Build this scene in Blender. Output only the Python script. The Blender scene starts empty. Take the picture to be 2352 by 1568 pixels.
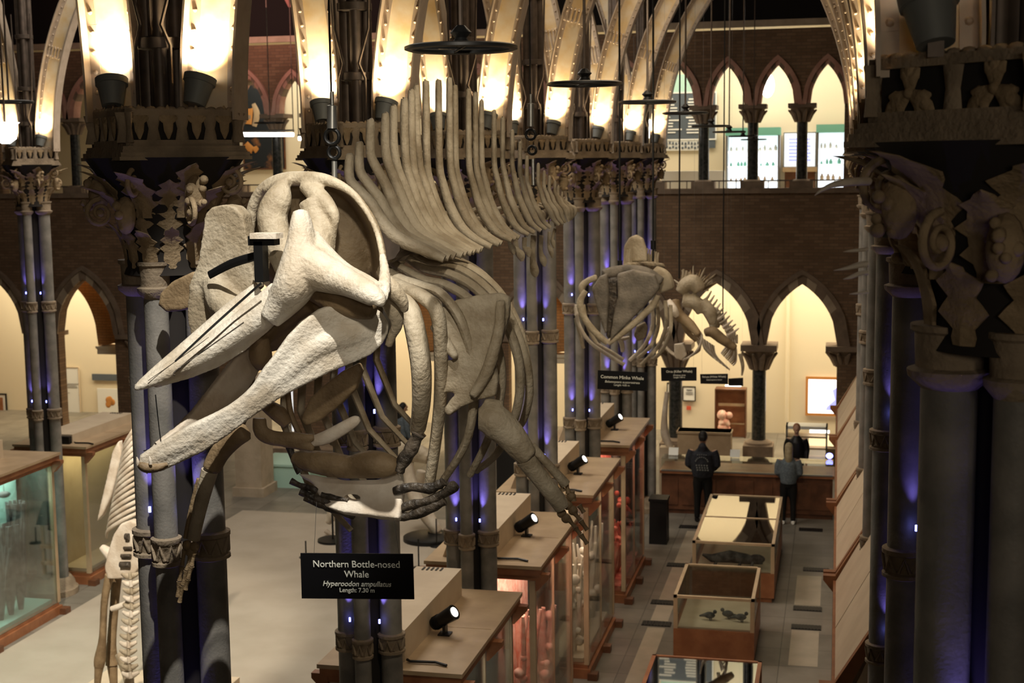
import bpy, bmesh, math, random
from mathutils import Vector, Matrix
random.seed(7)
pi = math.pi
S = bpy.context.scene
C = S.collection
V = Vector
# ------------------------------------------------------------ camera, world, exposure
F = 3267.0
EYE = 7.3
_Yc = V((1930-1176, 784-363, -F)).normalized()
_Qc = V((0, 784-372, -F)).normalized()
_Zc = _Yc.cross(_Qc).normalized()
if _Zc.y < 0: _Zc = -_Zc
_Xc = _Yc.cross(_Zc).normalized()
cam = bpy.data.cameras.new('camera')
cam.sensor_width = 36; cam.lens = F/2352*36; cam.clip_start = .05; cam.clip_end = 200
cam.dof.use_dof = True; cam.dof.focus_distance = 8.0; cam.dof.aperture_fstop = 4.5
camo = bpy.data.objects.new('camera', cam); C.objects.link(camo)
R3 = Matrix((_Xc, _Yc, _Zc))
camo.matrix_world = Matrix.Translation((0, 0, EYE)) @ R3.to_4x4()
S.camera = camo
S.view_settings.view_transform = 'Standard'
S.view_settings.look = 'None'
S.view_settings.exposure = 0.0
S.view_settings.gamma = 1
S.view_settings.use_curve_mapping = False
w = bpy.data.worlds.new('world'); S.world = w; w.use_nodes = True
w.node_tree.nodes['Background'].inputs[0].default_value = (1, .8, .62, 1)
w.node_tree.nodes['Background'].inputs[1].default_value = 0.012

def lamp(kind, name, loc, to, power, col, size=.1, angle=60, blend=.6, sizey=None):
    l = bpy.data.lights.new(name, kind); l.energy = power; l.color = col
    if kind == 'AREA':
        l.size = size
        if sizey: l.shape = 'RECTANGLE'; l.size_y = sizey
    else:
        l.shadow_soft_size = size
    if kind == 'SPOT': l.spot_size = math.radians(angle); l.spot_blend = blend
    o = bpy.data.objects.new(name, l); C.objects.link(o); o.location = loc
    if to is not None:
        o.rotation_euler = (V(to)-V(loc)).to_track_quat('-Z', 'Y').to_euler()
    return o
WARM = (1, .79, .55); WW = (1, .88, .72); BLUE = (.24, .19, 1)
# gallery lamp, rooms behind the arcades, whale and skeleton spots, plus added fills
lamp('AREA', 'nave_fill', (-8.6, 21, 13.2), (-8.6, 21, 0), 1000, (1, .9, .79), 4, sizey=9)  # unseen overhead fill, added to brighten the nave floor
lamp('AREA', 'aisle_fill', (-1.8, 18, 12.2), (-1.8, 19, 0), 290, WARM, 1.5, sizey=12)  # broad fill added over the aisle, no fitting hangs there
lamp('AREA', 'gallery_light', (.9, -3.2, 7.9), (-1.5, 8, 6.9), 27, WW, 1.6, sizey=.8)
lamp('AREA', 'gallery_room_light', (-5, 36.7, 10.3), (-5, 37.3, 5), 620, (1, .9, .72), 24, sizey=2)
lamp('AREA', 'ground_room_light', (-8, 36.4, 5.2), (-8, 37.2, 0), 1500, (1, .85, .6), 34, sizey=2)
lamp('SPOT', 'whale_spot_high', (-1.5, 4.1, 12.3), (-3.05, 7.25, 6.4), 3000, (1, .95, .86), .05, 19, .5)
lamp('SPOT', 'whale_spot_side', (0, 7.2, 9.8), (-2.6, 11.0, 6.6), 330, (1, .83, .6), .1, 62, .6)
lamp('SPOT', 'skeleton_spot', (-6.2, 7.5, 10.5), (-9.4, 16.5, 2.4), 7500, WW, .1, 20, .5)
lamp('SPOT', 'whale_fill_front', (-.9, 2.6, 9.0), (-2.1, 9.4, 6.3), 520, (1, .9, .74), .12, 34, .8)  # weak frontal fill added for the shoulder blade and near flipper
lamp('AREA', 'right_capital_fill', (1.9, -.6, 7.7), (.6, 4.4, 6.8), 17, (1, .84, .62), .6)  # added fill behind the viewer, lifts the right capital's leaves
lamp('SPOT', 'left_parapet_fill', (1.0, -2.5, 8.1), (-3.9, 8.2, 7.25), 170, (1, .84, .64), .2, 22, .9)  # extra fill put in to brighten the nearest left pillar's parapet
lamp('SPOT', 'whale_fill_low', (-.3, 1.6, 7.5), (-2.8, 7.7, 5.45), 190, (1, .9, .76), .1, 13, .8)  # low fill added to light the breast bone
lamp('AREA', 'rafter_fill', (-14, 30.5, 11.2), (-14, 32.5, 14), 220, (1, .5, .42), 5)  # unseen pink fill added so the rafters show
lamp('SPOT', 'small_skeletons_fill', (-1.2, 11, 10.2), (-2.5, 18.5, 5.4), 900, (1, .84, .62), .1, 34, .6)  # fill added from above to brighten the smaller hanging skeletons

def ray(px, py):
    d = V(((px-1176)/F, (784-py)/F, -1.0))
    return R3 @ d
def at(px, py, Y):                      # the point seen at px,py that stands Y metres down the hall
    d = ray(px, py); t = Y/d.y
    return V((d.x*t, Y, EYE+d.z*t))
def atz(px, py, z):
    d = ray(px, py); t = (z-EYE)/d.z
    return V((d.x*t, d.y*t, z))
def ppm(Y): return F/Y

# ------------------------------------------------------------ materials
def mat(name, col, rough=.7, metal=0, col2=None, scale=6, bump=0, bscale=None, detail=4, emit=None, estr=1, spec=.4, lo=.38, hi=.62):
    m = bpy.data.materials.new(name); m.use_nodes = True
    nt = m.node_tree; b = nt.nodes['Principled BSDF']
    b.inputs['Base Color'].default_value = (*col, 1)
    b.inputs['Roughness'].default_value = rough; b.inputs['Metallic'].default_value = metal
    b.inputs['Specular IOR Level'].default_value = spec
    tc = nt.nodes.new('ShaderNodeTexCoord')
    if col2:
        n = nt.nodes.new('ShaderNodeTexNoise'); n.inputs['Scale'].default_value = scale; n.inputs['Detail'].default_value = detail
        r = nt.nodes.new('ShaderNodeValToRGB')
        r.color_ramp.elements[0].position = lo; r.color_ramp.elements[1].position = hi
        r.color_ramp.elements[0].color = (*col, 1); r.color_ramp.elements[1].color = (*col2, 1)
        nt.links.new(tc.outputs['Object'], n.inputs['Vector']); nt.links.new(n.outputs['Fac'], r.inputs['Fac'])
        nt.links.new(r.outputs['Color'], b.inputs['Base Color'])
    if bump:
        n2 = nt.nodes.new('ShaderNodeTexNoise'); n2.inputs['Scale'].default_value = bscale or scale*4; n2.inputs['Detail'].default_value = 5
        bp = nt.nodes.new('ShaderNodeBump'); bp.inputs['Strength'].default_value = bump; bp.inputs['Distance'].default_value = .02
        nt.links.new(tc.outputs['Object'], n2.inputs['Vector']); nt.links.new(n2.outputs['Fac'], bp.inputs['Height'])
        nt.links.new(bp.outputs['Normal'], b.inputs['Normal'])
    if emit:
        b.inputs['Emission Color'].default_value = (*emit, 1); b.inputs['Emission Strength'].default_value = estr
    return m
def brickmat(name, c1, c2, mort, sc, bw=.23, bh=.075, bands=None):
    m = mat(name, c1, .85); nt = m.node_tree; b = nt.nodes['Principled BSDF']
    tc = nt.nodes.new('ShaderNodeTexCoord'); mp = nt.nodes.new('ShaderNodeMapping'); mp.inputs['Rotation'].default_value = (pi/2, 0, 0)
    br = nt.nodes.new('ShaderNodeTexBrick')
    br.inputs['Color1'].default_value = (*c1, 1); br.inputs['Color2'].default_value = (*c2, 1); br.inputs['Mortar'].default_value = (*mort, 1)
    br.inputs['Scale'].default_value = sc; br.inputs['Brick Width'].default_value = bw; br.inputs['Row Height'].default_value = bh; br.inputs['Mortar Size'].default_value = .008
    nt.links.new(tc.outputs['Object'], mp.inputs['Vector']); nt.links.new(mp.outputs['Vector'], br.inputs['Vector'])
    n = nt.nodes.new('ShaderNodeTexNoise'); n.inputs['Scale'].default_value = 1.3; n.inputs['Detail'].default_value = 6
    mx = nt.nodes.new('ShaderNodeMixRGB'); mx.blend_type = 'MULTIPLY'; mx.inputs['Fac'].default_value = .6
    nt.links.new(tc.outputs['Object'], n.inputs['Vector']); nt.links.new(br.outputs['Color'], mx.inputs['Color1']); nt.links.new(n.outputs['Fac'], mx.inputs['Color2'])
    nt.links.new(mx.outputs['Color'], b.inputs['Base Color'])
    return m
def glassmat(name, tint=(1, 1, 1), gl=.12, rough=.02):
    m = bpy.data.materials.new(name); m.use_nodes = True; nt = m.node_tree
    nt.nodes.clear(); o = nt.nodes.new('ShaderNodeOutputMaterial'); t = nt.nodes.new('ShaderNodeBsdfTransparent'); g = nt.nodes.new('ShaderNodeBsdfGlossy')
    t.inputs[0].default_value = (*tint, 1); g.inputs['Roughness'].default_value = rough
    lw = nt.nodes.new('ShaderNodeLayerWeight'); lw.inputs['Blend'].default_value = .25
    ad = nt.nodes.new('ShaderNodeMath'); ad.operation = 'MULTIPLY_ADD'; ad.inputs[1].default_value = .6; ad.inputs[2].default_value = gl; ad.use_clamp = True
    mx = nt.nodes.new('ShaderNodeMixShader'); nt.links.new(lw.outputs['Fresnel'], ad.inputs[0]); nt.links.new(ad.outputs[0], mx.inputs[0])
    nt.links.new(t.outputs[0], mx.inputs[1]); nt.links.new(g.outputs[0], mx.inputs[2]); nt.links.new(mx.outputs[0], o.inputs[0])
    return m
M_ = {}
M_['shaft'] = mat('grey_stone', (.18, .17, .15), .55, 0, (.27, .25, .22), 5, .15, 60)
M_['carved'] = mat('carved_stone', (.24, .185, .125), .85, 0, (.34, .265, .18), 7, .5, 40)
M_['carvshade'] = mat('recess_shade', (.022, .018, .015), .95)  # stone darkened to paint shade behind leaves, piercings and shafts
M_['leaf'] = mat('leaf_stone', (.27, .195, .11), .85, 0, (.38, .28, .165), 9, .5, 45)
M_['brick'] = brickmat('dark_brick', (.25, .15, .085), (.36, .225, .13), (.2, .14, .09), 1.0)
M_['obrick'] = brickmat('orange_brick', (.72, .33, .10), (.80, .40, .14), (.5, .25, .1), 1.0, .23, .075)
M_['band'] = mat('pale_stone', (.42, .34, .24), .85, 0, (.5, .41, .3), 4, .2, 30)
M_['pink'] = mat('pink_stone', (.5, .27, .2), .85, 0, (.58, .34, .26), 4, .2, 30)
M_['dstone'] = mat('brown_stone', (.2, .145, .1), .85, 0, (.27, .2, .14), 4, .2, 30)
M_['cream'] = mat('cream_paint', (.80, .71, .52), .8)
M_['polish'] = mat('dark_polished_stone', (.025, .028, .025), .25, 0, (.06, .06, .055), 14)
M_['girder'] = mat('painted_girder', (.72, .52, .26), .6, 0, (.78, .66, .48), 4, .05, 30)
M_['flange'] = mat('dull_flange_iron', (.44, .35, .26), .5, .1, (.52, .42, .32), 8)
M_['iron'] = mat('dark_iron', (.085, .065, .05), .5, .4, (.12, .09, .07), 10)
M_['black'] = mat('black_metal', (.012, .012, .012), .45, .3)
M_['bucket'] = mat('grey_lamp_metal', (.20, .21, .20), .6, .2)
M_['oak'] = mat('oak_top', (.43, .31, .19), .38, 0, (.52, .385, .24), 3, .03, 60)
M_['mahog'] = mat('red_wood', (.26, .10, .042), .4, 0, (.34, .14, .06), 5)
M_['dkwood'] = mat('dark_wood', (.10, .04, .018), .45, 0, (.16, .065, .03), 5)
M_['boxc'] = mat('cream_board', (.62, .50, .35), .6, 0, (.68, .56, .4), 3)
M_['glass'] = glassmat('case_glass', (.9, .93, .92), .05)
M_['glass_mid'] = glassmat('table_glass_clear', (.85, .87, .83), .14)
M_['glass_top'] = glassmat('table_glass', (.8, .82, .78), .42)
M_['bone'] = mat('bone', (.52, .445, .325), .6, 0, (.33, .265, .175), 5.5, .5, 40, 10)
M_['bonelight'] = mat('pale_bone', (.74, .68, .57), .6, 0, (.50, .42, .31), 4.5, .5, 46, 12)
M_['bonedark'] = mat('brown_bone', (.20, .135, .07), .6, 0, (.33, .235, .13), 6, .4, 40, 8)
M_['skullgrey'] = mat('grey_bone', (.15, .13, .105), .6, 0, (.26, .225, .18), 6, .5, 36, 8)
M_['boneshade'] = mat('shaded_brown_bone', (.33, .25, .15), .6, 0, (.20, .14, .075), 5, .5, 36, 8)  # brown bone with the hollow's shadow mixed into the colour
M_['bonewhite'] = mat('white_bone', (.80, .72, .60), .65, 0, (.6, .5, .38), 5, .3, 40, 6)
M_['cart'] = mat('black_cartilage', (.03, .024, .018), .4, 0, (.09, .07, .05), 16, .8, 30)
M_['sign'] = mat('black_sign', (.006, .006, .007), .4)
M_['white'] = mat('white_lettering', (.82, .82, .72), .6)
M_['paper'] = mat('white_paper', (.82, .82, .76), .7)
M_['grey'] = mat('grey_print', (.10, .12, .14), .7)
M_['navy'] = mat('navy_fabric', (.018, .02, .026), .9, 0, (.03, .032, .04), 20)
M_['sweater'] = mat('blue_grey_wool', (.10, .125, .145), .95, 0, (.15, .18, .2), 30)
M_['skin'] = mat('skin', (.5, .3, .2), .6)
M_['hairb'] = mat('dark_hair', (.012, .01, .008), .6)
M_['blond'] = mat('blonde_hair', (.30, .24, .14), .6, 0, (.4, .33, .2), 20)
M_['green'] = mat('green_panel', (.20, .52, .40), .7)
M_['teal'] = mat('pale_green_backing', (.45, .68, .58), .8)
M_['coral'] = mat('dark_coral', (.05, .05, .05), .9, 0, (.16, .15, .14), 10)
M_['led'] = mat('blue_led', (.1, .1, .4), .5, 0, emit=(.2, .22, 1), estr=9)
M_['lens'] = mat('lamp_lens', (1, 1, 1), .4, 0, emit=(1, .95, .85), estr=4)
M_['tube'] = mat('lit_tube', (1, 1, 1), .4, 0, emit=(1, .96, .88), estr=5)
M_['globe'] = mat('lit_globe', (1, 1, 1), .4, 0, emit=(1, .97, .92), estr=16)
M_['tv'] = mat('lit_screen', (.9, .9, .9), .4, 0, emit=(.95, .96, 1), estr=2.2)
M_['tvblue'] = mat('lit_screen_blue', (.3, .3, .8), .4, 0, emit=(.33, .38, .95), estr=1.0)
M_['fridge'] = mat('fridge_light', (.9, .95, 1), .4, 0, emit=(.93, .97, 1), estr=.8)
M_['orange'] = mat('orange_frame', (.55, .24, .06), .6)
M_['red'] = mat('red_panel', (.6, .1, .05), .6)
M_['pinkspec'] = mat('pink_coral', (.72, .36, .27), .8, 0, (.85, .62, .5), 9, .4, 30)
M_['redspec'] = mat('red_coral', (.45, .10, .06), .8, 0, (.7, .3, .2), 9)
M_['roof'] = mat('dark_roof', (.010, .008, .007), .95)
M_['rafter'] = mat('pink_rafter', (.45, .2, .17), .8)
M_['steel'] = mat('steel', (.35, .35, .33), .35, .8)

# ------------------------------------------------------------ mesh builder
class MB:
    def __init__(s): s.v = []; s.f = []
    def add(s, vs, fs):
        o = len(s.v); s.v += [tuple(v) for v in vs]; s.f += [[i+o for i in f] for f in fs]; return s
    def box(s, c, d, rz=0, taper=1):
        x, y, z = d[0]/2, d[1]/2, d[2]/2; vs = []
        ca, sa = math.cos(rz), math.sin(rz)
        for k, t in ((-z, 1), (z, taper)):
            for a, b in ((-x, -y), (x, -y), (x, y), (-x, y)):
                vs.append((c[0]+(a*ca-b*sa)*t, c[1]+(a*sa+b*ca)*t, c[2]+k))
        return s.add(vs, [(3, 2, 1, 0), (4, 5, 6, 7), (0, 1, 5, 4), (1, 2, 6, 5), (2, 3, 7, 6), (3, 0, 4, 7)])
    def b2(s, a, b): return s.box([(a[i]+b[i])/2 for i in range(3)], [abs(b[i]-a[i]) for i in range(3)])
    def tube(s, pts, rad, n=8, flat=1.0, up=None, cap=True):
        pts = [V(p) for p in pts]; k = len(pts)
        if not hasattr(rad, '__len__'): rad = [rad]*k
        rings = []; prev = None
        for i, p in enumerate(pts):
            t = (pts[min(i+1, k-1)]-pts[max(i-1, 0)])
            t = t.normalized() if t.length > 1e-9 else V((0, 0, 1))
            if up is not None: a = V(up)
            elif prev is not None: a = prev
            else: a = V((0, 0, 1)) if abs(t.z) < .9 else V((1, 0, 0))
            a = a-t*a.dot(t)
            if a.length < 1e-6: a = t.orthogonal()
            a.normalize(); b = t.cross(a); prev = a
            rings.append([p+(a*math.cos(2*pi*j/n)*rad[i]+b*math.sin(2*pi*j/n)*rad[i]*flat) for j in range(n)])
        vs = [v for r in rings for v in r]; fs = []
        for i in range(k-1):
            for j in range(n):
                fs.append((i*n+j, i*n+(j+1) % n, (i+1)*n+(j+1) % n, (i+1)*n+j))
        if cap: fs += [tuple(range(n))[::-1], tuple((k-1)*n+j for j in range(n))]
        return s.add(vs, fs)
    def cyl(s, p0, p1, r0, r1=None, n=12): return s.tube([p0, p1], [r0, r0 if r1 is None else r1], n)
    def lathe(s, c, prof, n=24, ang=0):
        vs = []; fs = []; k = len(prof)
        for r, z in prof:
            for j in range(n):
                a = 2*pi*j/n+ang; vs.append((c[0]+r*math.cos(a), c[1]+r*math.sin(a), c[2]+z))
        for i in range(k-1):
            for j in range(n): fs.append((i*n+j, i*n+(j+1) % n, (i+1)*n+(j+1) % n, (i+1)*n+j))
        fs += [tuple(range(n))[::-1], tuple((k-1)*n+j for j in range(n))]
        return s.add(vs, fs)
    def ball(s, c, r, n=10, m=7, rot=None):
        if not hasattr(r, '__len__'): r = (r, r, r)
        vs = []; fs = []
        for i in range(m+1):
            th = pi*i/m
            for j in range(n):
                a = 2*pi*j/n; q = V((r[0]*math.sin(th)*math.cos(a), r[1]*math.sin(th)*math.sin(a), r[2]*math.cos(th)))
                if rot: q = rot @ q
                vs.append(V(c)+q)
        for i in range(m):
            for j in range(n): fs.append((i*n+j, (i+1)*n+j, (i+1)*n+(j+1) % n, i*n+(j+1) % n))
        return s.add(vs, fs)
    def prism(s, pts, off):                  # closed 3-D outline pushed along a vector
        k = len(pts); off = V(off); pts = [V(p) for p in pts]
        vs = pts+[p+off for p in pts]
        fs = [tuple(range(k))[::-1], tuple(range(k, 2*k))]+[(i, (i+1) % k, k+(i+1) % k, k+i) for i in range(k)]
        return s.add(vs, fs)
    def build(s, name, m, parent=None, smooth=False, label=None):
        me = bpy.data.meshes.new(name); me.from_pydata(s.v, [], s.f); me.validate(); me.update()
        bm = bmesh.new(); bm.from_mesh(me); bmesh.ops.recalc_face_normals(bm, faces=bm.faces); bm.to_mesh(me); bm.free()
        if smooth:
            me.polygons.foreach_set('use_smooth', [True]*len(me.polygons))
            if smooth != 'all':
                try: me.set_sharp_from_angle(angle=math.radians(45))
                except Exception: pass
        me.materials.append(m)
        o = bpy.data.objects.new(name, me); C.objects.link(o)
        if parent is not None:
            o.parent = parent
            o.matrix_parent_inverse = wm(parent).inverted()
        if label: o['label'] = label
        return o
def wm(o):
    m = Matrix.LocRotScale(o.location, o.rotation_euler, o.scale)
    return wm(o.parent) @ o.matrix_parent_inverse @ m if o.parent else m
def thing(name, label, cat, loc, rz=0, group=None):
    o = bpy.data.objects.new(name, None); o.empty_display_size = .1; C.objects.link(o)
    o.location = loc; o.rotation_euler = (0, 0, rz)
    return tag(o, label, cat, group)
def tag(o, label, cat, group=None, kind=None):
    o['label'] = label; o['category'] = cat
    if group: o['group'] = group
    if kind: o['kind'] = kind
    return o
def struct(o): o['kind'] = 'structure'; return o
def copies(o, parent, mtx):                  # a part placed again under another thing
    c = o.copy(); C.objects.link(c); c.parent = parent; c.matrix_parent_inverse = wm(parent).inverted()
    c.matrix_basis = mtx; return c
def melt(mb, name, m, parent, vox=.012, smooth=3, cutter=None, label=None):   # grows one continuous bone out of overlapping volumes
    o = mb.build('tmp', m)
    r = o.modifiers.new('r', 'REMESH'); r.mode = 'VOXEL'; r.voxel_size = vox
    if cutter:
        co = cutter.build('tmpc', m); q = o.modifiers.new('b', 'BOOLEAN'); q.operation = 'DIFFERENCE'; q.object = co; q.solver = 'EXACT'
    sm = o.modifiers.new('s', 'SMOOTH'); sm.iterations = smooth; sm.factor = .5
    dg = bpy.context.evaluated_depsgraph_get(); me = bpy.data.meshes.new_from_object(o.evaluated_get(dg))
    bpy.data.objects.remove(o)
    if cutter: bpy.data.objects.remove(co)
    me.name = name; me.polygons.foreach_set('use_smooth', [True]*len(me.polygons))
    ob = bpy.data.objects.new(name, me); C.objects.link(ob)
    if not me.materials: me.materials.append(m)
    if parent is not None:
        ob.parent = parent; ob.matrix_parent_inverse = wm(parent).inverted()
    if label: ob['label'] = label
    return ob
def text(body, loc, size, m, parent, rot=(pi/2, 0, 0), name='lettering', width=None, shear=0, off=0):
    cu = bpy.data.curves.new(name, 'FONT'); cu.body = body; cu.size = .1; cu.align_x = 'CENTER'; cu.align_y = 'CENTER'; cu.extrude = .0015; cu.shear = shear; cu.offset = off; cu.resolution_u = 4
    o = bpy.data.objects.new(name, cu); C.objects.link(o)
    bpy.context.view_layer.update()
    me = bpy.data.meshes.new_from_object(o.evaluated_get(bpy.context.evaluated_depsgraph_get())); bpy.data.objects.remove(o)
    xs = [v.co.x for v in me.vertices]; k = (width/(max(xs)-min(xs))) if width else size/.1
    me.transform(Matrix.Diagonal((k, k, 1, 1))); me.materials.clear(); me.materials.append(m)
    o = bpy.data.objects.new(name, me); C.objects.link(o); o.location = loc; o.rotation_euler = rot
    if parent is not None:
        o.parent = parent; o.matrix_parent_inverse = wm(parent).inverted()
    return o
def smooth_path(pts, sub=4):                # Catmull-Rom through tuples of any length
    out = []
    k = len(pts)
    for i in range(k-1):
        p0, p1, p2, p3 = pts[max(i-1, 0)], pts[i], pts[i+1], pts[min(i+2, k-1)]
        for j in range(sub):
            t = j/sub
            out.append(tuple(.5*((2*b)+(-a+c)*t+(2*a-5*b+4*c-d)*t*t+(-a+3*b-3*c+d)*t**3) for a, b, c, d in zip(p0, p1, p2, p3)))
    out.append(tuple(pts[-1])); return out
def pxtube(mb, pts, n=10, flat=1, up=None, sub=4):   # pts: (px, py, Y, radius in px)
    q = smooth_path(pts, sub)
    mb.tube([at(a, b, y) for a, b, y, r in q], [max(r, .3)*y/F for a, b, y, r in q], n, flat, up)
    return mb
def pxblade(mb, poly, yf, th):                # outline in px on a leaning plane, th metres thick
    pts = [at(a, b, yf(a, b)) for a, b in poly]
    c = sum(pts, V())/len(pts); nrm = V()
    for i in range(len(pts)): nrm += (pts[i]-c).cross(pts[(i+1) % len(pts)]-c)
    nrm.normalize()
    return mb.prism([p-nrm*th/2 for p in pts], nrm*th)
# ------------------------------------------------------------ setting: floor, walls with arcades, rooms behind
YW, TH = 34.2, .32
def px2X(px): return at(px, 500, YW).x
def floor_mat():
    m = mat('stone_floor', (.2, .18, .15), .5); nt = m.node_tree; b = nt.nodes['Principled BSDF']
    tc = nt.nodes.new('ShaderNodeTexCoord'); br = nt.nodes.new('ShaderNodeTexBrick')
    br.offset = 0; br.inputs['Scale'].default_value = 1; br.inputs['Brick Width'].default_value = .75; br.inputs['Row Height'].default_value = .75; br.inputs['Mortar Size'].default_value = .006
    br.inputs['Color1'].default_value = (.17, .155, .125, 1); br.inputs['Color2'].default_value = (.23, .205, .165, 1); br.inputs['Mortar'].default_value = (.08, .07, .055, 1)
    n = nt.nodes.new('ShaderNodeTexNoise'); n.inputs['Scale'].default_value = 2; n.inputs['Detail'].default_value = 8
    mx = nt.nodes.new('ShaderNodeMixRGB'); mx.blend_type = 'OVERLAY'; mx.inputs['Fac'].default_value = .5
    for a, c in ((tc.outputs['Object'], br.inputs['Vector']), (tc.outputs['Object'], n.inputs['Vector']), (br.outputs['Color'], mx.inputs['Color1']), (n.outputs['Fac'], mx.inputs['Color2']), (mx.outputs['Color'], b.inputs['Base Color'])): nt.links.new(a, c)
    return m
struct(MB().b2((-26, -6, -.2), (10, 39, 0)).build('floor', floor_mat()))
M_['carpet'] = mat('nave_floor', (.42, .36, .28), .75, 0, (.47, .41, .325), 1.2, .1, 90)
struct(MB().b2((-12.3, 6, -.01), (-4.75, 27.6, .004)).build('floor_nave', M_['carpet']))
# pale strips and iron grates along the aisle
M_['pale'] = mat('pale_floor_slab', (.40, .35, .26), .55, 0, (.46, .4, .3), 3)
k = 1
for x0, x1, ys in ((-2.84, -2.56, [(14.5, 17.3), (17.5, 21.6), (21.95, 22.75), (23.05, 25.0), (25.3, 27.6)]), (-.62, -.2, [(14.5, 18.0), (20.3, 21.9), (23.2, 24.9)])):
    for a, b in ys:
        struct(MB().b2((x0, a, -.01), (x1, b, .003)).build('floor_slab_%d' % k, M_['pale'])); k += 1
gx = [(-2.72, 21.78), (-2.72, 22.9), (-2.72, 25.15), (-2.8, 27.9), (-.4, 22.05), (-.4, 23.0), (-.3, 25.3), (-.45, 28.1)]
for i, (x, y) in enumerate(gx):
    t = thing('floor_grate', 'dark iron heating grate set in the aisle floor', 'grate', (x, y, 0), 0, 'iron grates in the aisle floor')
    m = MB().box((x, y, .006), (.46, .22, .012)); 
    for j in range(9): m.box((x-.2+j*.05, y, .014), (.02, .2, .01))
    m.build('grille', M_['black'], t)

def arch_z(x, cx, w, zs, za):
    h = za-zs; r = (w*w+h*h)/(2*w); d = w-abs(x-cx)
    return zs+math.sqrt(max(0, r*r-(r-d)**2))
def arch_wall(m, y0, y1, x0, x1, z0, z1, arches, n=14):
    x = x0
    for cx, w, zb, zs, za in sorted(arches):
        if cx-w > x:
            thin = cx-w-x < .6 and x > x0
            m.b2((x, y0, zs+.03 if thin else z0), (cx-w, y1, z1))
            if thin and zb > z0: m.b2((x, y0, z0), (cx-w, y1, zb))
        if zb > z0: m.b2((cx-w, y0, z0), (cx+w, y1, zb))
        xs = [cx-w+2*w*i/n for i in range(n+1)]
        for a, b in zip(xs, xs[1:]):
            za_, zb_ = arch_z(a, cx, w, zs, za), arch_z(b, cx, w, zs, za)
            m.add([(a, y0, za_), (b, y0, zb_), (b, y0, z1), (a, y0, z1), (a, y1, za_), (b, y1, zb_), (b, y1, z1), (a, y1, z1)], [(0, 1, 2, 3), (7, 6, 5, 4), (4, 5, 1, 0), (3, 2, 6, 7)])
        x = cx+w
    if x < x1: m.b2((x, y0, z0), (x1, y1, z1))
    return m
LOW = [(px2X(p), .83, 0, 2.87, 4.36) for p in (1845, 1648, 1452, 1236, 1050, 930, 610, 185, -25)]
LOW = [l for l in LOW]
UPX = [px2X(p) for p in (1896, 1783, 1670, 1557)]
ul = [px2X(p) for p in (1444, 1331, 1218, 1105, 992, 879, 766, 682, 585, 488, 391, 294, 212, 128, 40)]
UPP = [(x, .395, 6.62, 8.55, 9.47) for x in UPX+ul]
LOW = [(px2X(p), .83, 0, 2.87, 4.36) for p in (1845, 1648, 1452, 1240, 950, 590, 185, -25)]
m = arch_wall(MB(), YW, YW+TH, -26, 10, 0, 5.3, LOW); arch_wall(m, YW, YW+TH, -26, 10, 5.3, 10.3, UPP)
struct(m.build('wall_back', M_['brick']))
struct(MB().b2((-26, YW-.1, 10.35), (10, YW, 10.5)).build('trim_1', M_['band']))
struct(MB().b2((-26, YW-.08, 6.5), (10, YW, 6.62)).build('trim_2', M_['dstone']))
k = 3
def arch_trim(cx, w, zs, za, d, m_, y0, y1, seg=None, alt=None):
    global k
    n = 18; parts = {0: MB(), 1: MB()}
    for i in range(n):
        a0, a1 = -1+2*i/n, -1+2*(i+1)/n
        q = []
        for a in (a0, a1):
            x = cx+w*a; z = arch_z(x, cx, w, zs, za)
            xo = cx+(w+d)*a; zo = arch_z(xo, cx, w+d, zs, za+d*1.15)
            q.append(((x, z), (xo, zo)))
        (p, po), (r_, ro) = q
        mb = parts[(i//2) % 2 if alt else 0]
        mb.add([(p[0], y0, p[1]), (r_[0], y0, r_[1]), (ro[0], y0, ro[1]), (po[0], y0, po[1]), (p[0], y1, p[1]), (r_[0], y1, r_[1]), (ro[0], y1, ro[1]), (po[0], y1, po[1])], [(0, 1, 2, 3), (7, 6, 5, 4), (4, 5, 1, 0), (3, 2, 6, 7), (0, 3, 7, 4), (1, 2, 6, 5)])
    for q, mm in ((0, m_), (1, alt)):
        if parts[q].v: struct(parts[q].build('trim_%d' % k, mm)); k += 1
for cx, w, zb, zs, za in LOW: arch_trim(cx, w, zs, za, .2, M_['dstone'], YW-.06, YW+.02, alt=M_['band']); arch_trim(cx, w+.2, zs, za+.23, .1, M_['dstone'], YW-.12, YW+.02)
for cx, w, zb, zs, za in UPP: arch_trim(cx, w-.01, zs, za, .1, M_['pink'], YW-.05, YW+.3, alt=M_['dstone']); arch_trim(cx, w+.08, zs, za+.11, .1, M_['pink'], YW-.1, YW+.02)
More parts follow.
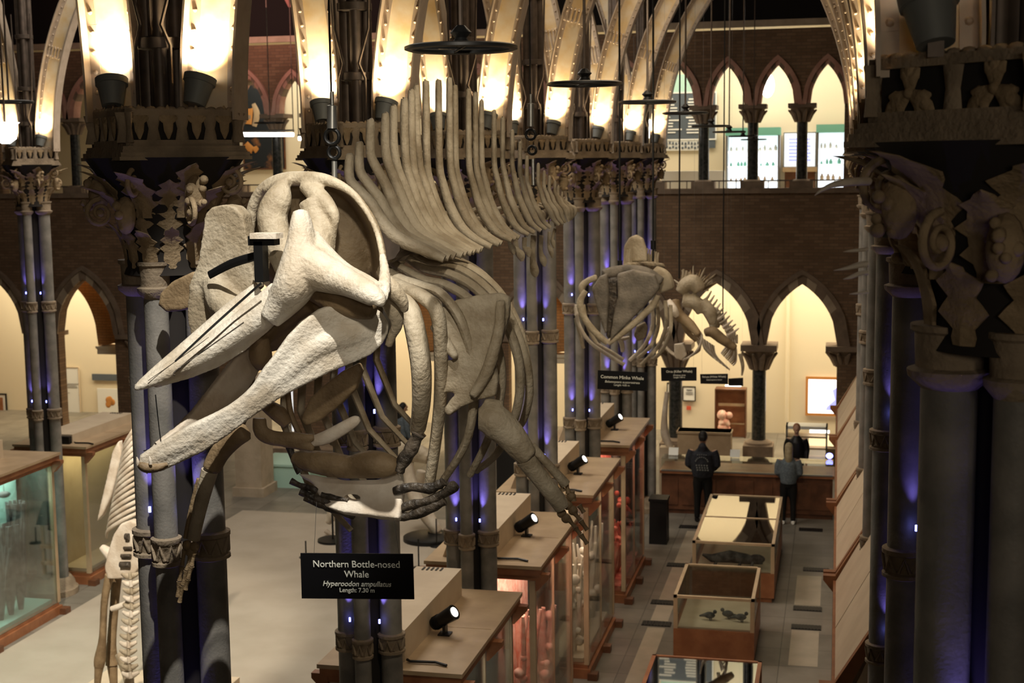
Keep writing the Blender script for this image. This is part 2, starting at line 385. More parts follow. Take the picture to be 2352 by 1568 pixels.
# orange brick linings of the deep openings
for cx in (LOW[6][0], LOW[4][0], LOW[3][0]):
    w = .9; n = 12; out = [(cx+w*i/n, arch_z(cx+w*i/n, cx, w, 2.62, 4.5)) for i in range(n+1)]
    inn = [(x-.72-.22*i/n, z-.36+.22*i/n) for i, (x, z) in enumerate(out)]
    struct(MB().prism([(x, YW+TH+.35, z) for x, z in out+inn[::-1]], (0, .5, 0)).build('trim_%d' % k, M_['obrick'])); k += 1
    struct(MB().b2((cx+w-1.0, YW+TH+.3, 2.4), (cx+w+.05, YW+TH+.9, 2.47)).b2((cx+w-.97, YW+TH+.33, 2.25), (cx+w, YW+TH+.88, 2.4)).build('trim_%d' % k, M_['cream'])); k += 1
for cx in ():
    mb = MB(); w = .83; n = 18
    pts = [(cx+w, 0), (cx+w, 1.4), (cx+w, 2.87)]+[(cx+w*(1-2*i/n), arch_z(cx+w*(1-2*i/n), cx, w, 2.87, 4.36)) for i in range(1, n)]+[(cx-w, 2.87), (cx-w, 0)]
    for (xa, za_), (xb, zb_) in zip(pts, pts[1:]):
        f = .985
        A, B_ = (cx+(xa-cx)*f, za_-.01), (cx+(xb-cx)*f, zb_-.01)
        mb.add([(xa, YW+.04, za_), (xb, YW+.04, zb_), (xb, YW+TH, zb_), (xa, YW+TH, za_), (A[0], YW+.04, A[1]), (B_[0], YW+.04, B_[1]), (B_[0], YW+TH, B_[1]), (A[0], YW+TH, A[1])], [(0, 1, 2, 3), (4, 5, 6, 7), (0, 1, 5, 4), (3, 2, 6, 7)])
    struct(mb.build('trim_%d' % k, M_['obrick'])); k += 1
# rooms behind
struct(MB().b2((-26, 38.2, 0), (10, 38.5, 12)).build('wall_far', M_['cream']))
struct(MB().b2((-26, YW+TH, 5.4), (10, 38.2, 5.62)).build('floor_gallery', M_['cream']))
struct(MB().b2((-26, YW+TH, 10.4), (10, 38.2, 10.6)).build('ceiling_gallery', M_['cream']))
struct(MB().b2((-26.3, -6, 0), (-26, 39, 14)).build('wall_left', M_['brick']))
struct(MB().b2((10, -6, 0), (10.3, 39, 14)).build('wall_right', M_['brick']))
struct(MB().b2((-26, -6.3, 0), (10, -6, 14)).build('wall_front', M_['brick']))
struct(MB().b2((-26, YW-.02, 10.5), (10, YW+.3, 15)).build('wall_gable', M_['roof']))
struct(MB().b2((-26, -6, 15), (10, 39, 15.2)).build('ceiling', M_['roof']))
k2 = 0
for i in range(14):
    x = -16.5+i*1.5
    o = MB().add([(x, YW-.05, 11.2), (x+.09, YW-.05, 11.2), (x-.6, YW-3.5, 14.6), (x-.51, YW-3.5, 14.6), (x, YW-.05, 11.35), (x+.09, YW-.05, 11.35), (x-.6, YW-3.5, 14.75), (x-.51, YW-3.5, 14.75)], [(0, 1, 3, 2), (4, 5, 7, 6), (0, 1, 5, 4), (2, 3, 7, 6), (0, 2, 6, 4), (1, 3, 7, 5)]).build('trim_%d' % k, M_['rafter']); struct(o); k += 1
# colonnettes of both arcades
def colonnette(x, z0, z1, r, cap, dark, label, group):
    t = thing('arcade_column', label, 'column', (x, YW+.25, z0), 0, group)
    y = YW+.25
    bh = .55 if z0 < 1 else .2
    MB().box((x, y, z0+bh*.4), (r*4.2, r*4.2, bh*.8)).lathe((x, y, z0), [(r*2, bh*.8), (r*1.9, bh*.9), (r*1.25, bh)], 16).build('base', M_['dstone'], t, True)
    MB().lathe((x, y, z0), [(r, bh), (r*.96, z1-z0-cap)], 18).build('shaft', M_['polish'] if dark else M_['dstone'], t, True)
    c = MB().lathe((x, y, z1-cap), [(r*1.15, 0), (r*1.1, cap*.12), (r*1.5, cap*.5), (r*2.3, cap*.75)], 18).box((x, y, z1-cap*.12), (r*5, r*5, cap*.24))
    for i in range(10):
        a = 2*pi*i/10; c.tube([(x+r*1.1*math.cos(a), y+r*1.1*math.sin(a), z1-cap), (x+r*1.7*math.cos(a), y+r*1.7*math.sin(a), z1-cap*.55), (x+r*2.5*math.cos(a), y+r*2.5*math.sin(a), z1-cap*.35)], [r*.3, r*.4, r*.15], 6)
    c.build('capital', M_['dstone'], t, True)
ux = sorted(x for x, *_ in UPP)
for a, b in zip(ux, ux[1:]):
    if b-a < 1.6: colonnette((a+b)/2, 6.62, 8.58, .13, .42, 1, 'slim dark colonnette in the upper arcade of the back wall', 'upper arcade colonnettes')
for px in (1746, 1550): colonnette(px2X(px), 0, 2.9, .17, .62, 1, 'thick dark polished column between ground arches, right of the whale signs' if px == 1746 else 'arcade column left of the framed notices', None)
for px in (1944, 80, 292):
    colonnette(px2X(px), 0, 2.9, .17, .5, 0, {1944: 'brown stone column right of the lit screen', 80: 'brown stone column at far left below the arches', 292: 'brown stone column right of the wall posters'}[px], None)
# low iron railing in each upper opening
for i, (x, w, zb, zs, za) in enumerate(UPP):
    mb = MB().b2((x-.39, YW+.1, 6.78), (x+.39, YW+.13, 6.81))
    for j in (-1, 1): mb.b2((x+j*.2-.01, YW+.1, 6.62), (x+j*.2+.01, YW+.13, 6.8))
    tag(mb.build('railing', M_['iron']), 'low iron guard rail in an upper arcade opening', 'railing', 'upper arcade guard rails')
# ------------------------------------------------------------ pillars
PL = [7.93, 11.46, 15.0, 18.55, 22.1, 25.65, 29.2]; XL = -3.95
PR = [5.0, 8.3, 12.0, 15.5, 19.0, 22.5]; XR = .59
PZ = [21.5, 25.1]; XZ = -13.15
ZA, ZP, ZT = 7.335, 7.415, 7.625          # underside of abacus, foot and top of pierced parapet
def leaf(L, w, curl, lobes, th=.012, nu=12, droop=.25):
    m = MB(); vs = []; nv = 6
    for s in (1, -1):
        for i in range(nu+1):
            u = i/nu
            ww = w*(math.sin(pi*min(1, u*.93+.07))**.6)*(1+.32*math.cos(lobes*2*pi*u))*(1 if u < .98 else .5)
            y = curl*(u**2.2); z = L*(u-droop*max(0, u-.6)**1.5*2.2)
            for j in range(nv+1):
                c = j/nv*2-1
                vs.append((ww*c, y+.18*w*(abs(c)**1.5)*-1+.1*w*(1-abs(c))**3+s*th/2, z))
    k = (nu+1)*(nv+1); fs = []
    for s in (0, 1):
        for i in range(nu):
            for j in range(nv):
                a = s*k+i*(nv+1)+j; q = (a, a+1, a+nv+2, a+nv+1); fs.append(q if s == 0 else q[::-1])
    ed = [i*(nv+1) for i in range(nu+1)]+[nu*(nv+1)+j for j in range(1, nv+1)]+[i*(nv+1)+nv for i in range(nu-1, -1, -1)]+[j for j in range(nv-1, 0, -1)]
    for a, b in zip(ed, ed[1:]+ed[:1]): fs.append((a, b, b+k, a+k))
    return m.add(vs, fs)
def volute(r, turns, th, n=34):
    p = []; rr = []
    for i in range(n+1):
        u = i/n; a = pi/2-turns*2*pi*u; q = r*(1-.82*u)
        p.append((0, r*.1+q*math.cos(a), q*math.sin(a))); rr.append(th*(1-.4*u))
    m = MB().tube(p, rr, 8); m.ball((0, r*.1, 0), r*.3, 10, 7); return m
def motif(kind):                              # one carved leaf of the parapet, lying in XZ, thickness along -Y
    m = MB()
    if kind == 'palm':
        for a, l in ((-62, .075), (-33, .095), (0, .105), (33, .095), (62, .075)):
            q = math.radians(a); d = V((math.sin(q), 0, math.cos(q)))
            m.tube([V((0, 0, .035)), V((0, 0, .045))+d*l*.45, V((0, 0, .045))+d*l*.85, V((0, 0, .045))+d*l], [.016, .02, .013, .004], 8, .6)
        m.tube([(0, 0, -.06), (0, 0, -.01), (0, 0, .05)], [.006, .028, .035], 8, .5)
    else:
        for a in (0, 120, 240):
            q = math.radians(a)
            for da, l in ((-30, .072), (0, .098), (30, .072)):
                d = V((math.sin(q+math.radians(da)), 0, math.cos(q+math.radians(da)))); d0 = V((math.sin(q), 0, math.cos(q)))
                m.tube([V((0, 0, .0)), d0*.04+d*.012, d0*.02+d*(l-.025), d0*.015+d*l], [.013, .028, .021, .006], 8, .5)
        m.ball((0, 0, 0), .02)
    return m
def pillar_proto(kind, rot=pi/4):
    R = thing('stone_pillar', 'stone pillar', 'pillar', (0, 0, 0))
    for sx, sy, r in ((-1, 0, .095), (1, 0, .095), (0, -1, .072), (0, 1, .072)):
        x, y = sx*.195, sy*.2
        MB().cyl((x, y, .25), (x, y, 6.6), r, r, 20).build('shaft', M_['shaft'], R, True)
        for z in (3.15, 4.98):
            b = MB()
            b.lathe((x, y, z-.09), [(r*1.0, 0), (r*1.28, .01), (r*1.28, .03), (r*1.1, .04), (r*1.16, .14), (r*1.3, .15), (r*1.3, .175), (r, .185)], 20)
            for j in range(8):
                a = 2*pi*j/8
                b.tube([(x+r*1.15*math.cos(a-.3), y+r*1.15*math.sin(a-.3), z-.04), (x+r*1.22*math.cos(a), y+r*1.22*math.sin(a), z+.045), (x+r*1.15*math.cos(a+.3), y+r*1.15*math.sin(a+.3), z-.04)], .011, 6)
            b.build('carved_ring', M_['carved'], R, True)
        n = MB().lathe((x, y, 6.52), [(r, 0), (r*1.45, .04), (r*1.5, .065), (r*1.2, .075), (r*1.25, .19), (r*1.4, .2), (r*1.4, .22)], 20)
        n.build('necking', M_['carved'], R, True)
    MB().cyl((0, 0, .2), (0, 0, 7.3), .1, .1, 12).build('core', M_['carvshade'], R, True)
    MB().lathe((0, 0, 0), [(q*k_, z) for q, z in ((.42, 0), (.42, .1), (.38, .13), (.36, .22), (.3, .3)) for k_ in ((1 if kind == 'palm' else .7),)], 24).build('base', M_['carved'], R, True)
    cap = MB().lathe((0, 0, 6.66), [(.27, 0), (.25, .05), (.27, .3), (.34, .5), (.45, .66), (.47, .69)], 28).build('capital', M_['carvshade'], R, True)
    if kind == 'palm': rings = [(12, 6.7, .25, .30, .055, .13, 5, .0), (10, 6.9, .27, .36, .075, .2, 6, .3), (8, 7.0, .30, .34, .08, .27, 4, 0)]
    else: rings = [(8, 6.69, .27, .34, .075, .1, 3, .1), (8, 6.9, .29, .37, .085, .18, 4, .55), (7, 7.04, .32, .3, .1, .25, 3, .2)]
    for n, z, r, L, w_, cu, lb, ph in rings:
        src = None
        for i in range(n):
            a = 2*pi*(i+ph)/n
            mx = Matrix.Translation((r*math.cos(a), r*math.sin(a), z)) @ Matrix.Rotation(a-pi/2, 4, 'Z') @ Matrix.Diagonal((1, 1+.25*math.sin(i*2.3), 1+.1*math.cos(i*1.7), 1))
            if src is None: src = leaf(L, w_, cu, lb).build('carved_leaf', M_['leaf'], cap, True); src.matrix_basis = mx
            else: copies(src, cap, mx)
    src = None
    for i in range(8):
        a = 2*pi*i/8+(0 if kind == 'palm' else .1)
        mx = Matrix.Translation((.40*math.cos(a), .40*math.sin(a), 7.2-(i % 2)*.17)) @ Matrix.Rotation(a-pi/2, 4, 'Z')
        if src is None: src = volute(.085 if kind == 'palm' else .1, 1.6, .016).build('carved_scroll', M_['leaf'], cap, True); src.matrix_basis = mx
        else: copies(src, cap, mx)
    for i in range(6):
        a = 2*pi*i/6+.35; bm = MB()
        bm.ball((.40*math.cos(a), .40*math.sin(a), 7.02+(.12 if i % 2 else 0)), (.06, .06, .11), 10, 8)
        for j in range(9):
            bm.ball((.43*math.cos(a)+random.uniform(-.05, .05), .43*math.sin(a)+random.uniform(-.05, .05), 7.02+random.uniform(-.09, .09)+(.12 if i % 2 else 0)), random.uniform(.018, .028), 8, 6)
        bm.build('carved_berries', M_['leaf'], cap, True)
    c45 = pi/4
    ab = MB()
    for z0, z1, h in ((ZA, ZA+.02, .395), (ZA+.02, ZA+.045, .385), (ZA+.06, ZP, .365)): ab.box((0, 0, (z0+z1)/2), (2*h, 2*h, z1-z0), c45)
    ab.box((0, 0, ZA+.052), (.74, .74, .02), c45); ab.build('abacus', M_['carved'], R)
    # pierced parapet: four panels on the diagonal square
    s = .34
    pb = MB().box((0, 0, (ZP+ZT)/2), (2*s-.06, 2*s-.06, ZT-ZP-.02), c45); pb.build('parapet_core', M_['carvshade'], R)
    fr = MB(); mo = MB(); mot = motif(kind)
    cnt = 4 if kind == 'palm' else 2
    for side in range(4):
        M = Matrix.Rotation(c45+side*pi/2, 4, 'Z')
        def tr(mb, dst, off=(0, 0, 0), sc=1):
            dst.add([M @ (V(v)*sc+V(off)) for v in mb.v], mb.f)
        fb = MB().b2((-s, -s, ZP), (s, -s+.045, ZP+.035)).b2((-s, -s, ZT-.035), (s, -s+.045, ZT))
        for j in range(cnt+1):
            x = -s+2*s*j/cnt; fb.tube([(x, -s+.022, ZP+.02), (x, -s+.022, ZP+.1), (x, -s+.022, ZT-.02)], [.045, .028, .05] if kind == 'palm' else [.04, .03, .045], 8, .5, (1, 0, 0))
        for j in range(11): fb.ball((-s+.04+j*(2*s-.08)/10, -s+.022, ZT), (.032, .022, .018), 8, 5)
        tr(fb, fr)
        for j in range(cnt):
            x = -s+2*s*(j+.5)/cnt; tr(mot, mo, (x, -s+.012, (ZP+ZT)/2-(.01 if kind == 'palm' else .012)), .93 if kind == 'palm' else 1.05)
    fr.build('parapet_frame', M_['carved'], R, True); mo.build('parapet_leaves', M_['leaf'], R, True)
    # iron shafts above
    ir = MB()
    for x, y, r in ((-.075, -.02, .052), (.03, -.08, .045), (.085, .03, .05), (-.02, .09, .05), (0, 0, .08)): ir.cyl((x, y, ZT-.05), (x, y, 12.2), r, r, 14)
    for z in (7.98, 8.55, 9.4):
        ir.lathe((0, 0, z), [(.1, 0), (.145, .01), (.145, .07), (.1, .08)], 18)
    for x in (-.1, .12):
        ir.tube([(x, -.12, ZT-.02), (x, -.12, 8.0), (x*.6, -.13, 8.12), (x*1.3, -.12, 8.4), (x*1.6, -.1, 9.8)], .012, 6)
    ir.build('iron_shafts', M_['iron'], R, True)
    return R
def girder(name, side, R, span, label, parent, y0=0):
    # plate girder in the XZ plane: springs upright beside the shafts and bends over to meet its partner
    x0, dp = (.17 if side > 0 else .13), .315
    pts = []
    rad = R
    h = math.sqrt(max(.01, R*R-(R-(span-x0-dp))**2))
    n = 26
    for i in range(n+1):
        z = h*i/n; dx = R-math.sqrt(R*R-z*z); sl = z/math.sqrt(R*R-z*z)
        nx, nz = 1/math.hypot(1, sl), -sl/math.hypot(1, sl)
        pts.append(((x0+dx, ZT-.06+z), (x0+dx+dp*nx, ZT-.06+z+dp*nz)))
    web = MB(); fl = MB()
    for (a, b), (c, d) in zip(pts, pts[1:]):
        q = [a, b, d, c]
        web.add([(side*x, y0-.012, z) for x, z in q]+[(side*x, y0+.012, z) for x, z in q], [(0, 1, 2, 3), (7, 6, 5, 4), (0, 1, 5, 4), (1, 2, 6, 5), (2, 3, 7, 6), (3, 0, 4, 7)])
        for (p, r_), o in (((a, c), 0), ((b, d), 1)):
            t = V((r_[0]-p[0], 0, r_[1]-p[1])).normalized(); nn = V((t.z, 0, -t.x))*(1 if o else -1)
            w = .1
            for y_a, y_b in ((-w, w),):
                P = [V((p[0], 0, p[1])), V((r_[0], 0, r_[1]))]
                vs = [(P[0].x, y_a, P[0].z), (P[1].x, y_a, P[1].z), (P[1].x, y_b, P[1].z), (P[0].x, y_b, P[0].z)]
                vs += [(v[0]+nn.x*.014, v[1], v[2]+nn.z*.014) for v in vs]
                fl.add([(side*v[0], y0+v[1], v[2]) for v in vs], [(0, 1, 2, 3), (7, 6, 5, 4), (0, 1, 5, 4), (1, 2, 6, 5), (2, 3, 7, 6), (3, 0, 4, 7)])
            # angle iron against the web
            vs = []
            for k_ in (0, .062):
                for pt in (p, r_):
                    for y in (-.012, -.024): vs.append((side*(pt[0]-nn.x*k_), y0+y, pt[1]-nn.z*k_))
            fl.add(vs, [(1, 3, 7, 5), (0, 2, 6, 4), (4, 5, 7, 6), (0, 1, 5, 4), (2, 3, 7, 6)])
    L = 0; step = .118
    for o in (0, 1):
        acc = .06
        for (a, b), (c, d) in zip(pts, pts[1:]):
            p, r_ = (a, c) if o == 0 else (b, d)
            p, r_ = V((p[0], 0, p[1])), V((r_[0], 0, r_[1])); ln = (r_-p).length; t = (r_-p)/ln; nn = V((t.z, 0, -t.x))*(-1 if o else 1)
            while acc < ln:
                q = p+t*acc+nn*.032; fl.ball((side*q.x, y0-.026, q.z), .0155, 6, 4); acc += step
            acc -= ln
    # stiffener band
    iz = min(range(n+1), key=lambda i: abs(pts[i][0][1]-9.12))
    (a, b), (c, d) = pts[iz], pts[iz+1]
    for j in range(6):
        u = (j+.5)/6
        p = V((a[0]+(b[0]-a[0])*u, 0, a[1]+(b[1]-a[1])*u)); r_ = V((c[0]+(d[0]-c[0])*u, 0, c[1]+(d[1]-c[1])*u)); dd = (r_-p)
        fl.tube([(side*p.x, y0-.02, p.z), (side*r_.x, y0-.02, r_.z)], .014, 6)
        for q in (p, r_): fl.ball((side*q.x, y0-.04, q.z), .018, 6, 4)
    web.build('girder_web', M_['girder'], parent, False, label)
    fl.build('girder_flange', M_['flange'], parent, True)
def dup_tree(o, parent=None):
    c = o.copy(); C.objects.link(c)
    if parent: c.parent = parent; c.matrix_parent_inverse = o.matrix_parent_inverse.copy(); c.matrix_basis = o.matrix_basis.copy()
    for ch in list(o.children): dup_tree(ch, c)
    return c
bpy.context.view_layer.update()
pA = pillar_proto('palm')
girder('r', 1, 5.4, 2.36, 'cream painted web plate', pA); girder('l', -1, 9.5, 4.45, 'cream painted web plate', pA)
pR = pillar_proto('tref')
girder('l', -1, 5.4, 2.36, 'cream painted web plate', pR); girder('r', 1, 9.5, 4.0, 'cream painted web plate', pR)
bpy.context.view_layer.update()
nth = ['nearest', 'second', 'third', 'fourth', 'fifth', 'sixth', 'seventh', 'eighth']
def put_pillars(proto, X, ys, labels, first):
    for i, y in enumerate(ys):
        o = proto if (first and i == 0) else dup_tree(proto)
        o.location = (X-(.02 if y == 5.0 else 0), y, 0); o['label'] = labels[i]; o['kind'] = 'thing'
LL = ['grey clustered pillar with leafy capital behind the long beak of the hanging whale skull',
      'grey clustered pillar rising behind the large black hanging whale sign',
      'third grey clustered pillar of the left row, behind the whale shoulder blade',
      'fourth grey clustered pillar of the left row, beside the whale flipper',
      'fifth pillar of the left row, just left of the smaller hanging skeletons',
      'sixth pillar of the left row, left of the brick wall',
      'last pillar of the left row, closest to the back wall']
LR = ['huge dark pillar filling the right edge with carved leaf capital',
      'second pillar of the right row, mostly behind the huge dark pillar', 'third pillar of the right row, a sliver left of the huge pillar',
      'fourth pillar of the right row, a thin sliver', 'fifth pillar of the right row, mostly hidden', 'sixth pillar of the right row, mostly hidden', 'seventh pillar of the right row, mostly hidden', 'last pillar of the right row by the back wall']
LZ = ['far pillar at the left edge with blue light between its shafts', 'far left row pillar second from the wall case', 'far left row pillar next to the back wall']
put_pillars(pA, XL, PL, LL, True); put_pillars(pR, XR, PR[:6], LR, True); put_pillars(pA, XZ, PZ, LZ, False)
# uplighters on the parapets
def bucket(x, y, tilt, label, grp, e=125):
    t = thing('uplighter', label, 'lamp', (x, y, ZT), 0, grp)
    ax = V((tilt, .30, 1)).normalized(); p0 = V((x, y, ZT+.03)); p1 = p0+ax*.17
    MB().tube([p0, p0+ax*.13, p0+ax*.131, p1], [.062, .085, .095, .097], 18).build('housing', M_['bucket'], t, True)
    MB().tube([p1, p1+ax*.004], [.08, .08], 18).build('lens', M_['lens'], t)
    MB().box((x, y, ZT+.015), (.05, .05, .05)).build('bracket', M_['iron'], t)
    lamp('SPOT', 'uplighter_light', p1+ax*.02, p1+ax*.02+V((-tilt*.35, .2, 1.0)), e, (1, .80, .50), .06, 130, .9)
GR = 'bucket uplighters on the pillar tops'
for i, y in enumerate(PL):
    bucket(XL-.25, y-.15, -.16, 'grey bucket uplighter left of the shafts on the %s left-row pillar top' % nth[i], GR)
    bucket(XL+.27, y-.15, .16, 'grey bucket uplighter right of the shafts on the %s left-row pillar top' % nth[i], GR)
for i, y in enumerate(PR[:6]):
    bucket(XR-(.27 if i else .3), y-(.15 if i else .2), -.16, 'grey bucket uplighter on the %s right-row pillar top' % nth[i], GR)
for i, y in enumerate(PZ[:2]):
    bucket(XZ-.25, y-.15, -.1, 'grey bucket uplighter left of the shafts on the %s far-left pillar top' % nth[i], GR)
    bucket(XZ+.27, y-.15, .1, 'grey bucket uplighter right of the shafts on the %s far-left pillar top' % nth[i], GR)
# small blue lamps tucked between the shafts
def blue(x, y, z, dx, dy, label, e=30):
    px_, py_ = x+dx, y+dy
    t = MB().cyl((px_, py_, z), (px_, py_, z+.035), .009, .009, 8)
    o = tag(t.build('blue_uplight', M_['led']), label, 'lamp', 'blue lamps between pillar shafts')
    lamp('SPOT', 'blue_light', (px_, py_, z+.07), (px_-dx*.12, py_-dy*.12, z+1), e, BLUE, .01, 62, 1)
for nm, X, ys in (('left-row', XL, PL), ('right-row', XR, PR[:3]), ('far-left', XZ, PZ[:1])):
    for i, y in enumerate(ys):
        for z, w_ in ((3.36, 'lower'), (5.2, 'upper')):
            blue(X, y, z, .135, -.135, 'small blue lamp above the %s carved ring of the %s %s pillar, right gap' % (w_, nth[i], nm), (12 if i == 0 else 22) if X != XR else 6)
            blue(X, y, z, -.135, -.135, 'small blue lamp above the %s carved ring of the %s %s pillar, left gap' % (w_, nth[i], nm), (12 if i == 0 else 22) if X != XR else 6)
# ring chandeliers along the aisle
for i in range(8):
    y = 6.9+3.5*i; x = -1.83; z = 7.86 if i < 4 else 7.86-.02*i
    t = thing('ring_chandelier', '%s black iron ring chandelier hanging over the aisle' % ('nearest' if i == 0 else nth[i]+' nearest'), 'chandelier', (x, y, z), 0, 'ring chandeliers over the aisle')
    m = MB(); n = 40
    m.tube([(x+.26*math.cos(2*pi*j/n), y+.26*math.sin(2*pi*j/n), z) for j in range(n+1)], .014, 6, 1.6, (0, 0, 1)); m.build('ring', M_['black'], t, True)
    m = MB()
    for j in range(2):
        a = pi*j/2+.4; m.tube([(x+.26*math.cos(a), y+.26*math.sin(a), z), (x-.26*math.cos(a), y-.26*math.sin(a), z)], .006, 5)
    m.build('spokes', M_['black'], t)
    m = MB().lathe((x, y, z), [(.02, 0), (.05, .02), (.03, .05), (.055, .075), (.02, .11)], 10); m.build('hub', M_['black'], t, True)
    MB().cyl((x, y, z), (x, y, 14.9), .011, .011, 6).build('rod', M_['iron'], t)
# ------------------------------------------------------------ display cases and floor furniture
def corbel(m, x, y, z, sx, ln=.11):
    m.prism([(x, y-.05, z), (x+sx*ln, y-.05, z), (x+sx*ln, y-.05, z-.05), (x+sx*.02, y-.05, z-.2), (x, y-.05, z-.2)], (0, .1, 0))
def tall_case(x0, x1, y0, y1, h, label, side=1, back=True, inner=None, wood='oak', lightcol=(1, .75, .65), lp=18, roof=None):
    cx, cy = (x0+x1)/2, (y0+y1)/2
    t = thing('display_case', label, 'display case', (cx, cy, 0))
    MB().b2((x0-.02, y0-.02, .0), (x1+.02, y1+.02, .14)).b2((x0+.02, y0+.02, .14), (x1-.02, y1-.02, .2)).build('plinth', M_['mahog'], t)
    for x in (x0, x1):
        for y in (y0, cy, y1): MB().box((x+(.06 if x == x1 else -.06), y, .05), (.14, .16, .1)).build('foot', M_['dkwood'], t)
    zt = h-.2
    for x, y in ((x0, y0), (x1, y0), (x0, y1), (x1, y1)):
        MB().box((x+(.035 if x == x0 else -.035), y+(.035 if y == y0 else -.035), (zt+.2)/2), (.07, .07, zt-.2)).build('corner_post', M_['oak'], t)
    for x in (x0, x1):
        MB().box((x+(.025 if x == x0 else -.025), cy, (zt+.2)/2), (.028, .028, zt-.2)).build('mullion', M_['oak'], t)
    MB().b2((x1-.02, y0+.07, .2), (x1-.012, y1-.07, zt)).build('glass_pane', M_['glass'], t)
    MB().b2((x0+.012, y0+.07, .2), (x0+.02, y1-.07, zt)).build('glass_pane', M_['glass'], t)
    MB().b2((x0+.07, y0+.012, .2), (x1-.07, y0+.02, zt)).build('glass_pane', M_['glass'], t)
    MB().b2((x0+.07, y1-.02, .2), (x1-.07, y1-.012, zt)).build('glass_pane', M_['glass'], t)
    c = MB().b2((x0-.02, y0-.02, zt), (x1+.02, y1+.02, zt+.07)).b2((x0-.07, y0-.07, zt+.07), (x1+.07, y1+.07, zt+.15))
    for y in (y0+.02, cy, y1-.02):
        corbel(c, x1+.01, y, zt+.08, 1, .16); corbel(c, x0-.01, y, zt+.08, -1, .16)
    c.build('cornice', M_['mahog'], t)
    MB().b2((x0-.09, y0-.09, zt+.15), (x1+.09, y1+.09, h-.01)).b2((x0-.05, cy-.004, h-.01), (x1+.05, cy+.004, h-.007)).build('top_board', M_['oak'], t)
    if inner: MB().b2((x0+.1, y0+.1, .2), (x1-.1, y1-.1, .26)).build('shelf', inner, t)
    if back: MB().b2((cx-.02, y0+.09, .26), (cx+.02, y1-.09, zt-.02)).build('backboard', M_['boxc'] if inner is None else inner, t)
    if lp: lamp('AREA', 'case_light', (cx+.3*side, cy, zt-.03), (cx+.3*side, cy, 0), lp, lightcol, .3, sizey=y1-y0-.4)
    return t
def light_box(x0, x1, y0, y1, z, h, label):
    t = thing('light_box', label, 'light box', ((x0+x1)/2, (y0+y1)/2, z), 0, 'cream light boxes on the display cases')
    s = .12
    MB().prism([(x0, y0, z), (x1, y0, z), (x1, y0, z+h), (x0+s, y0, z+h)], (0, y1-y0, 0)).build('body', M_['boxc'], t)
    m = MB()
    for j in range(5): m.box((x1-.2-j*.05, y1-.08, z+h+.003), (.02, .1, .008))
    m.build('vent_slots', M_['black'], t)
    m = MB().tube([(x1+.02, y0+.02, z+.02), (x1+.06, y0-.02, z+.02), (x1+.3, y0, z+.02), (x1+.42, y0-.05, z+.015)], .014, 6); m.box((x1-.12, y0-.04, z+.07), (.2, .1, .12)); m.build('cable', M_['black'], t)
    return t
def spot(x, y, z, d, label):
    d = (.8, -.2, .55)
    t = thing('spotlight', label, 'lamp', (x, y, z), 0, 'black spotlights on the display cases')
    d = V(d).normalized(); c = V((x, y, z+.17))
    m = MB().tube([c-d*.16, c-d*.155, c-d*.06, c+d*.1, c+d*.13], [.03, .062, .065, .075, .078], 16)
    for k_ in range(4): m.tube([c-d*(.13-.02*k_), c-d*(.125-.02*k_)], [.072, .072], 16)
    m.build('housing', M_['black'], t, True)
    MB().tube([c+d*.128, c+d*.134], [.05, .05], 16).build('lens', M_['lens'], t)
    MB().box((x, y, z+.05), (.03, .09, .1)).box((x, y, z+.008), (.12, .12, .016)).build('bracket', M_['black'], t)
    lamp('SPOT', 'spotlight_beam', c+d*.16, c+d*3, 40, WW, .05, 45, .6)
cy0 = [12.1, 15.62, 19.2, 22.75]
ords = ['nearest', 'second nearest', 'third nearest', 'farthest']
for i, y0 in enumerate(cy0):
    y1 = y0+2.36; x0, x1 = -4.58, -3.36
    tall_case(x0, x1, y0, y1, 2.7, '%s tall glass case of the row left of the aisle' % ords[i], 1, True, [M_['paper'], M_['pinkspec'], M_['boxc'], M_['redspec']][i], lightcol=[(1, .95, .9), (1, .62, .5), (1, .8, .65), (1, .5, .42)][i], lp=[10, 34, 26, 22][i])
    light_box(-4.5, -3.88, y0+.12, y0+2.2, 2.69, .3, 'cream light box lying on top of the %s aisle case' % ords[i])
    spot(-3.72, y0+.95+(.25 if i else 0), 2.69, (.5, -.5, .75), 'black spotlight tilted up on top of the %s aisle case' % ords[i])
# contents of the aisle cases
def branchy(m, base, h, n, r, spread):
    for i in range(n):
        a = random.uniform(0, 2*pi); p = V(base)
        pts = [p]; rr = [r]
        for j in range(5):
            p = p+V((math.cos(a)*spread*random.uniform(.3, 1), math.sin(a)*spread*random.uniform(.3, 1), h/5)); pts.append(p); rr.append(r*(1-.15*j)*random.uniform(.7, 1.4)); a += random.uniform(-.9, .9)
        m.tube(pts, rr, 7)
for i in range(4):
    for j in range(4):
        y = cy0[i]+.4+j*.52
        m = MB(); branchy(m, (-3.66, y, .26), [1.0, 1.75, 1.5, .8][i]*random.uniform(.75, 1.1), 6, .05, .055)
        for q in range(10): m.ball((-3.66+random.uniform(-.12, .12), y+random.uniform(-.15, .15), .4+random.uniform(0, 1.1)), random.uniform(.03, .08), 8, 6)
        tag(m.build('coral_specimen', [M_['boxc'], M_['pinkspec'], M_['bonewhite'], M_['redspec']][i], None, True), '%s coral specimen inside the %s aisle case, %s from its near end' % (['cream', 'pink', 'pale', 'red'][i], ords[i], ['first', 'second', 'third', 'last'][j]), 'specimen', 'corals in the aisle cases')
